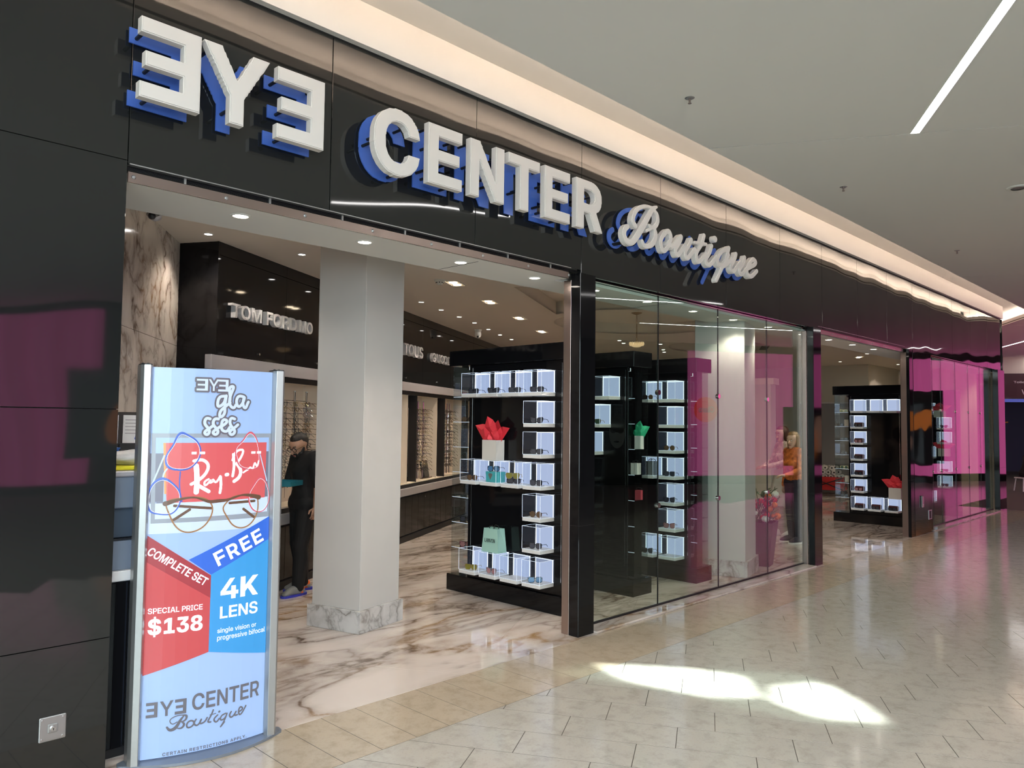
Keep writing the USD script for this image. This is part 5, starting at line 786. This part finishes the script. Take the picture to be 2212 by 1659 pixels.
    for s in 'LR':
        a = A('an' + s); td = np.asarray(P['toe' + s], float); td = td / np.linalg.norm(td); b = a + td * .165; b[2] = .035; h_ = a - td * .045; h_[2] = .04
        sh = blob([[(h_, .040), (a + td * .03 - [0, 0, .02], .046), (a + td * .09 + [0, 0, .055 - a[2]], .043)], [(a + td * .09 + [0, 0, .055 - a[2]], .043), (b, .034, (1, 1.15, .8))]], .014, 5); sh.vertices[:, 2] = np.maximum(sh.vertices[:, 2], .012)
        p = part(t, 'shoe', sh, shoe, smooth=True)
        so_ = stroke([tuple((h_ - td * .01)[:2]), tuple((a + td * .06)[:2]), tuple((b)[:2])], [.088, .092, .082], 5).buffer(.006); part(p, 'sole', extr(so_, .022, .001), sole or m_cubebase); 
        part(p, 'heel_patch', blob([[(h_ + [0, 0, .03], .034), (h_ + td * .02, .043)]], .016, 3), heel or m_cubebase, smooth=True)
        for q in range(3): cc = a + td * (.055 + .028 * q); cc[2] = .098 - .014 * q; ss = np.cross(td, [0, 0, 1]); part(p, 'lace', cyl(cc - ss * .022, cc + ss * .022, .005, n=6), m_blue if sole is not None else m_band)
    hb = [[(hd + up * .050 - fw * .034, .089), (hd + up * .082 + fw * .014, .060)], [(hd + up * .02 - fw * .045, .076), (hd - up * .03 - fw * .05, .054)]]
    if hair_len:
        hb += [[(hd + up * .04 - fw * .02 + lf * s * .05, .058), (hd - up * .05 - fw * .012 + lf * s * .070, .036), (hd - up * hair_len - fw * .03 + lf * s * .062, .030)] for s in (-1, 1)] + [[(hd - fw * .06, .075), (hd - up * hair_len - fw * .075, .05)]]
    hm_ = blob(hb, .012, 4); hm_.vertices += hm_.vertex_normals * (.012 * (meshkit.fbm(hm_.vertices * (40, 40, 9), 3, 2) - .5))[:, None]; part(t, 'hair', hm_, hair, smooth=True)
    if beard:
        J_ = lambda s: [hd - up * .012 + lf * s * .072 + fw * .012, hd - up * .062 + lf * s * .050 + fw * .040, hd - up * .098 + fw * .066]; bb = [[(hd - up * .046 + fw * .100 + lf * .026, .008), (hd - up * .042 + fw * .108, .0075), (hd - up * .046 + fw * .100 - lf * .026, .008)]]
        for s in (-1, 1): j = J_(s); bb += [[(j[0], .013), (j[1], .026)], [(j[1], .026), (j[2], .033)], [(hd - up * .046 + fw * .096 + lf * s * .028, .009), (hd - up * .085 + fw * .080 + lf * s * .022, .016)], [(j[1], .024), (hd - up * .050 + fw * .058 + lf * s * .046, .018), (hd - up * .085 + fw * .074 + lf * s * .02, .020)]]
        part(t, 'beard', blob(bb, .010, 3), hair, smooth=True)
    part(t, 'mouth', blob([[(hd - up * .063 + fw * .094 + lf * .02, .006), (hd - up * .062 + fw * .100, .0085), (hd - up * .063 + fw * .094 - lf * .02, .006)]], .006, 2), m_lip, smooth=True)
    for s in (-1, 1):
        e = hd + up * .008 + fw * .088 + lf * s * .032; part(t, 'eye', trimesh.creation.icosphere(2, .009).apply_translation(e - fw * .002), m_eyew, smooth=True); part(t, 'iris', trimesh.creation.icosphere(1, .0055).apply_translation(e + fw * .0036 - up * .002), m_blackm, smooth=True); part(t, 'eyebrow', blob([[(e + up * .026 - lf * s * .014 + fw * .008, .0045), (e + up * .028 + lf * s * .016, .004)]], .006, 1), hair)
    if specs:
        for s in (-1, 1): c = hd + up * .006 + fw * .108 + lf * s * .034; part(t, 'spectacle_rim', tube([c + (lf * math.cos(a_) * .027 + up * math.sin(a_) * .024) for a_ in np.linspace(0, 6.283, 21)], .003, 6), m_fblack); part(t, 'spectacle_temple', tube([c + lf * s * .028 + up * .004, hd + lf * s * .083 + up * .012 + fw * .03, hd + lf * s * .086 + up * .008 - fw * .02], .0025, 6), m_fgold)
        part(t, 'spectacle_bridge', tube([hd + up * .012 + fw * .112 + lf * .008, hd + up * .015 + fw * .118, hd + up * .012 + fw * .112 - lf * .008], .003, 6), m_fblack)
    return t
m_lip = mat('lips', (.36, .13, .11), .5); m_eyew = mat('eye_white', (.75, .73, .7), .3); m_skin = mat('skin', (.48, .27, .18), .5); m_skinf = mat('skin_fair', (.62, .40, .29), .5); m_cblack = mat('cloth_black', (.007, .007, .008), .8); m_cwhite = mat('cloth_white', (.72, .68, .62), .8); m_corange = mat('cloth_orange', (.70, .17, .03), .8, noise=(14, .5)); m_hblack = mat('hair_black', (.012, .010, .009), .6); m_hbrown = mat('hair_brown', (.10, .035, .015), .5); m_hblond = mat('hair_blond', (.26, .14, .05), .5); m_shoeg = mat('shoe_grey', (.25, .25, .24), .6); m_shoeo = mat('shoe_orange', (.85, .16, .02), .5); m_shoew = mat('shoe_white', (.7, .68, .66), .6); m_floral = mat('cloth_floral', (.70, .52, .45), .8, noise=(18, .35)); m_cdark = mat('cloth_dark', (.03, .02, .035), .8)
base = dict(hipL=(0, .085, .93), hipR=(0, -.085, .93), waist=(0, 0, 1.08), chest=(.01, 0, 1.27), neck=(0, 0, 1.46), shL=(0, .185, 1.42), shR=(0, -.185, 1.42), head=(.03, 0, 1.60), look=(1, 0, 0), elL=(-.02, .23, 1.13), elR=(-.02, -.23, 1.13), wrL=(.03, .23, .89), wrR=(.03, -.23, .89), hdL=(.1, 0, -1), hdR=(.1, 0, -1), paL=(0, -1, 0), paR=(0, 1, 0), knL=(.02, .09, .50), knR=(.02, -.09, .50), anL=(-.01, .09, .085), anR=(-.01, -.09, .085), toeL=(1, .15, 0), toeR=(1, -.15, 0))
man = dict(base, head=(.075, .0, 1.53), neck=(.02, 0, 1.43), look=(.84, .30, -.42), elR=(.06, -.235, 1.14), wrR=(.32, -.10, 1.085), hdR=(1, .35, .05), paR=(0, .1, 1), elL=(-.03, .24, 1.14), wrL=(.0, .26, .92), anL=(.10, .11, .085), knL=(.08, .10, .50), anR=(-.06, -.10, .085), toeL=(1, .25, 0))
MX, MY, MR = 2.90, 3.06, 176
person('bearded man in black clothes and glasses holding a teal tray behind the totem', (MX, MY, 0), MR, man, m_skin, m_cblack, m_cblack, m_shoeg, m_hblack, 0, True, True, 'short', sole=mat('shoe_blue', (.04, .05, .45), .5), heel=m_shoeo)
cR, sR = math.cos(math.radians(MR)), math.sin(math.radians(MR)); tx, ty = .33, .085
ty_ = thing('tray', 'flat teal tray carried by the bearded man', 'tray', (MX + cR * tx - sR * ty, MY + sR * tx + cR * ty, 1.135), MR + 38); part(ty_, 'bottom', rbox(-.14, .14, -.20, .20, 0, .008, .002), mat('tray_teal', (.01, .16, .21), .5)); part(ty_, 'rim', cat(box(-.14, .14, .19, .20, .008, .05), box(-.14, .14, -.20, -.19, .008, .05), box(-.14, -.13, -.19, .19, .008, .05), box(.13, .14, -.19, .19, .008, .05)), mats['tray_teal'])
wom = dict(base, head=(.04, 0, 1.60), look=(.93, .2, -.15), elL=(.10, .22, 1.16), wrL=(.30, .10, 1.10), elR=(.10, -.22, 1.16), wrR=(.30, -.10, 1.08), hdL=(1, -.3, 0), hdR=(1, .3, 0), paL=(0, 0, -1), paR=(0, 0, -1), knR=(.10, -.09, .50), anR=(.12, -.10, .085), anL=(-.08, .09, .085), knL=(0, .09, .50))
person('brown-haired woman in white standing behind the planter in the shop', (10.81, 1.44, 0), 140, wom, m_skinf, m_floral, m_cwhite, m_shoew, m_hbrown, .16, female=True, sleeve='long', skirt=m_cwhite, trouser_to='knee', H=1.04)
wo2 = dict(base, look=(.9, .35, -.1), elL=(.06, .22, 1.14), wrL=(.24, .12, 1.06), hdL=(1, -.3, 0), paL=(0, 0, -1))
person('blond woman in an orange top in front of the woman in white', (10.25, 1.02, 0), 150, wo2, m_skinf, m_corange, m_cdark, m_cdark, m_hblond, .26, female=True, sleeve='long', H=.985)
sit = dict(base, hipL=(0, .09, .50), hipR=(0, -.09, .50), waist=(.03, 0, .66), chest=(.10, 0, .84), neck=(.16, 0, 1.02), shL=(.14, .18, .98), shR=(.14, -.18, .98), head=(.23, 0, 1.14), look=(.8, 0, -.6), elL=(.24, .2, .76), elR=(.24, -.2, .76), wrL=(.44, .08, .80), wrR=(.44, -.08, .80), hdL=(1, 0, .1), hdR=(1, 0, .1), paL=(0, 0, 1), paR=(0, 0, 1), knL=(.40, .1, .50), knR=(.40, -.1, .50), anL=(.36, .1, .085), anR=(.36, -.1, .085))
SX, SY = 24.9, .75
person('person in black sitting on a white stool at the far food court table', (SX, SY, 0), -45, sit, m_skin, m_cblack, m_cblack, m_cblack, m_hblack, .12, female=True)
st = thing('stool', 'white stool under the seated person at the far right', 'stool', (SX, SY, 0), -45); part(st, 'seat', rbox(-.2, .2, -.2, .2, .36, .40, .01), m_cubebase)
for sx, sy in itertools.product((-1, 1), repeat=2): part(st, 'leg', cyl((sx * .2, sy * .2, 0), (sx * .16, sy * .16, .37), .018, n=8), m_cubebase)
tp = np.array([SX, SY]) + np.array([.66, -.66]); tbl = thing('table', 'white table in front of the seated person at the far right', 'table', (*tp, 0), -45); part(tbl, 'top', rbox(-.35, .35, -.5, .5, .70, .73, .01), m_cubebase); part(tbl, 'pedestal', cyl((0, 0, .02), (0, 0, .70), .04, n=14), m_cubebase); part(tbl, 'foot', lathe([(0, 0), (.25, 0), (.25, .02), (0, .04)], 24), m_cubebase)
pp = thing('paper_sheet', 'pale paper sheets lying on the far white table', 'paper', (tp[0] - .15, tp[1] + .1, .7305), 10)
for k in range(2): part(pp, 'sheet', box(-.1 + .05 * k, .1 + .05 * k, -.15, .14, .002 * k, .002 * k + .0015), m_txt)
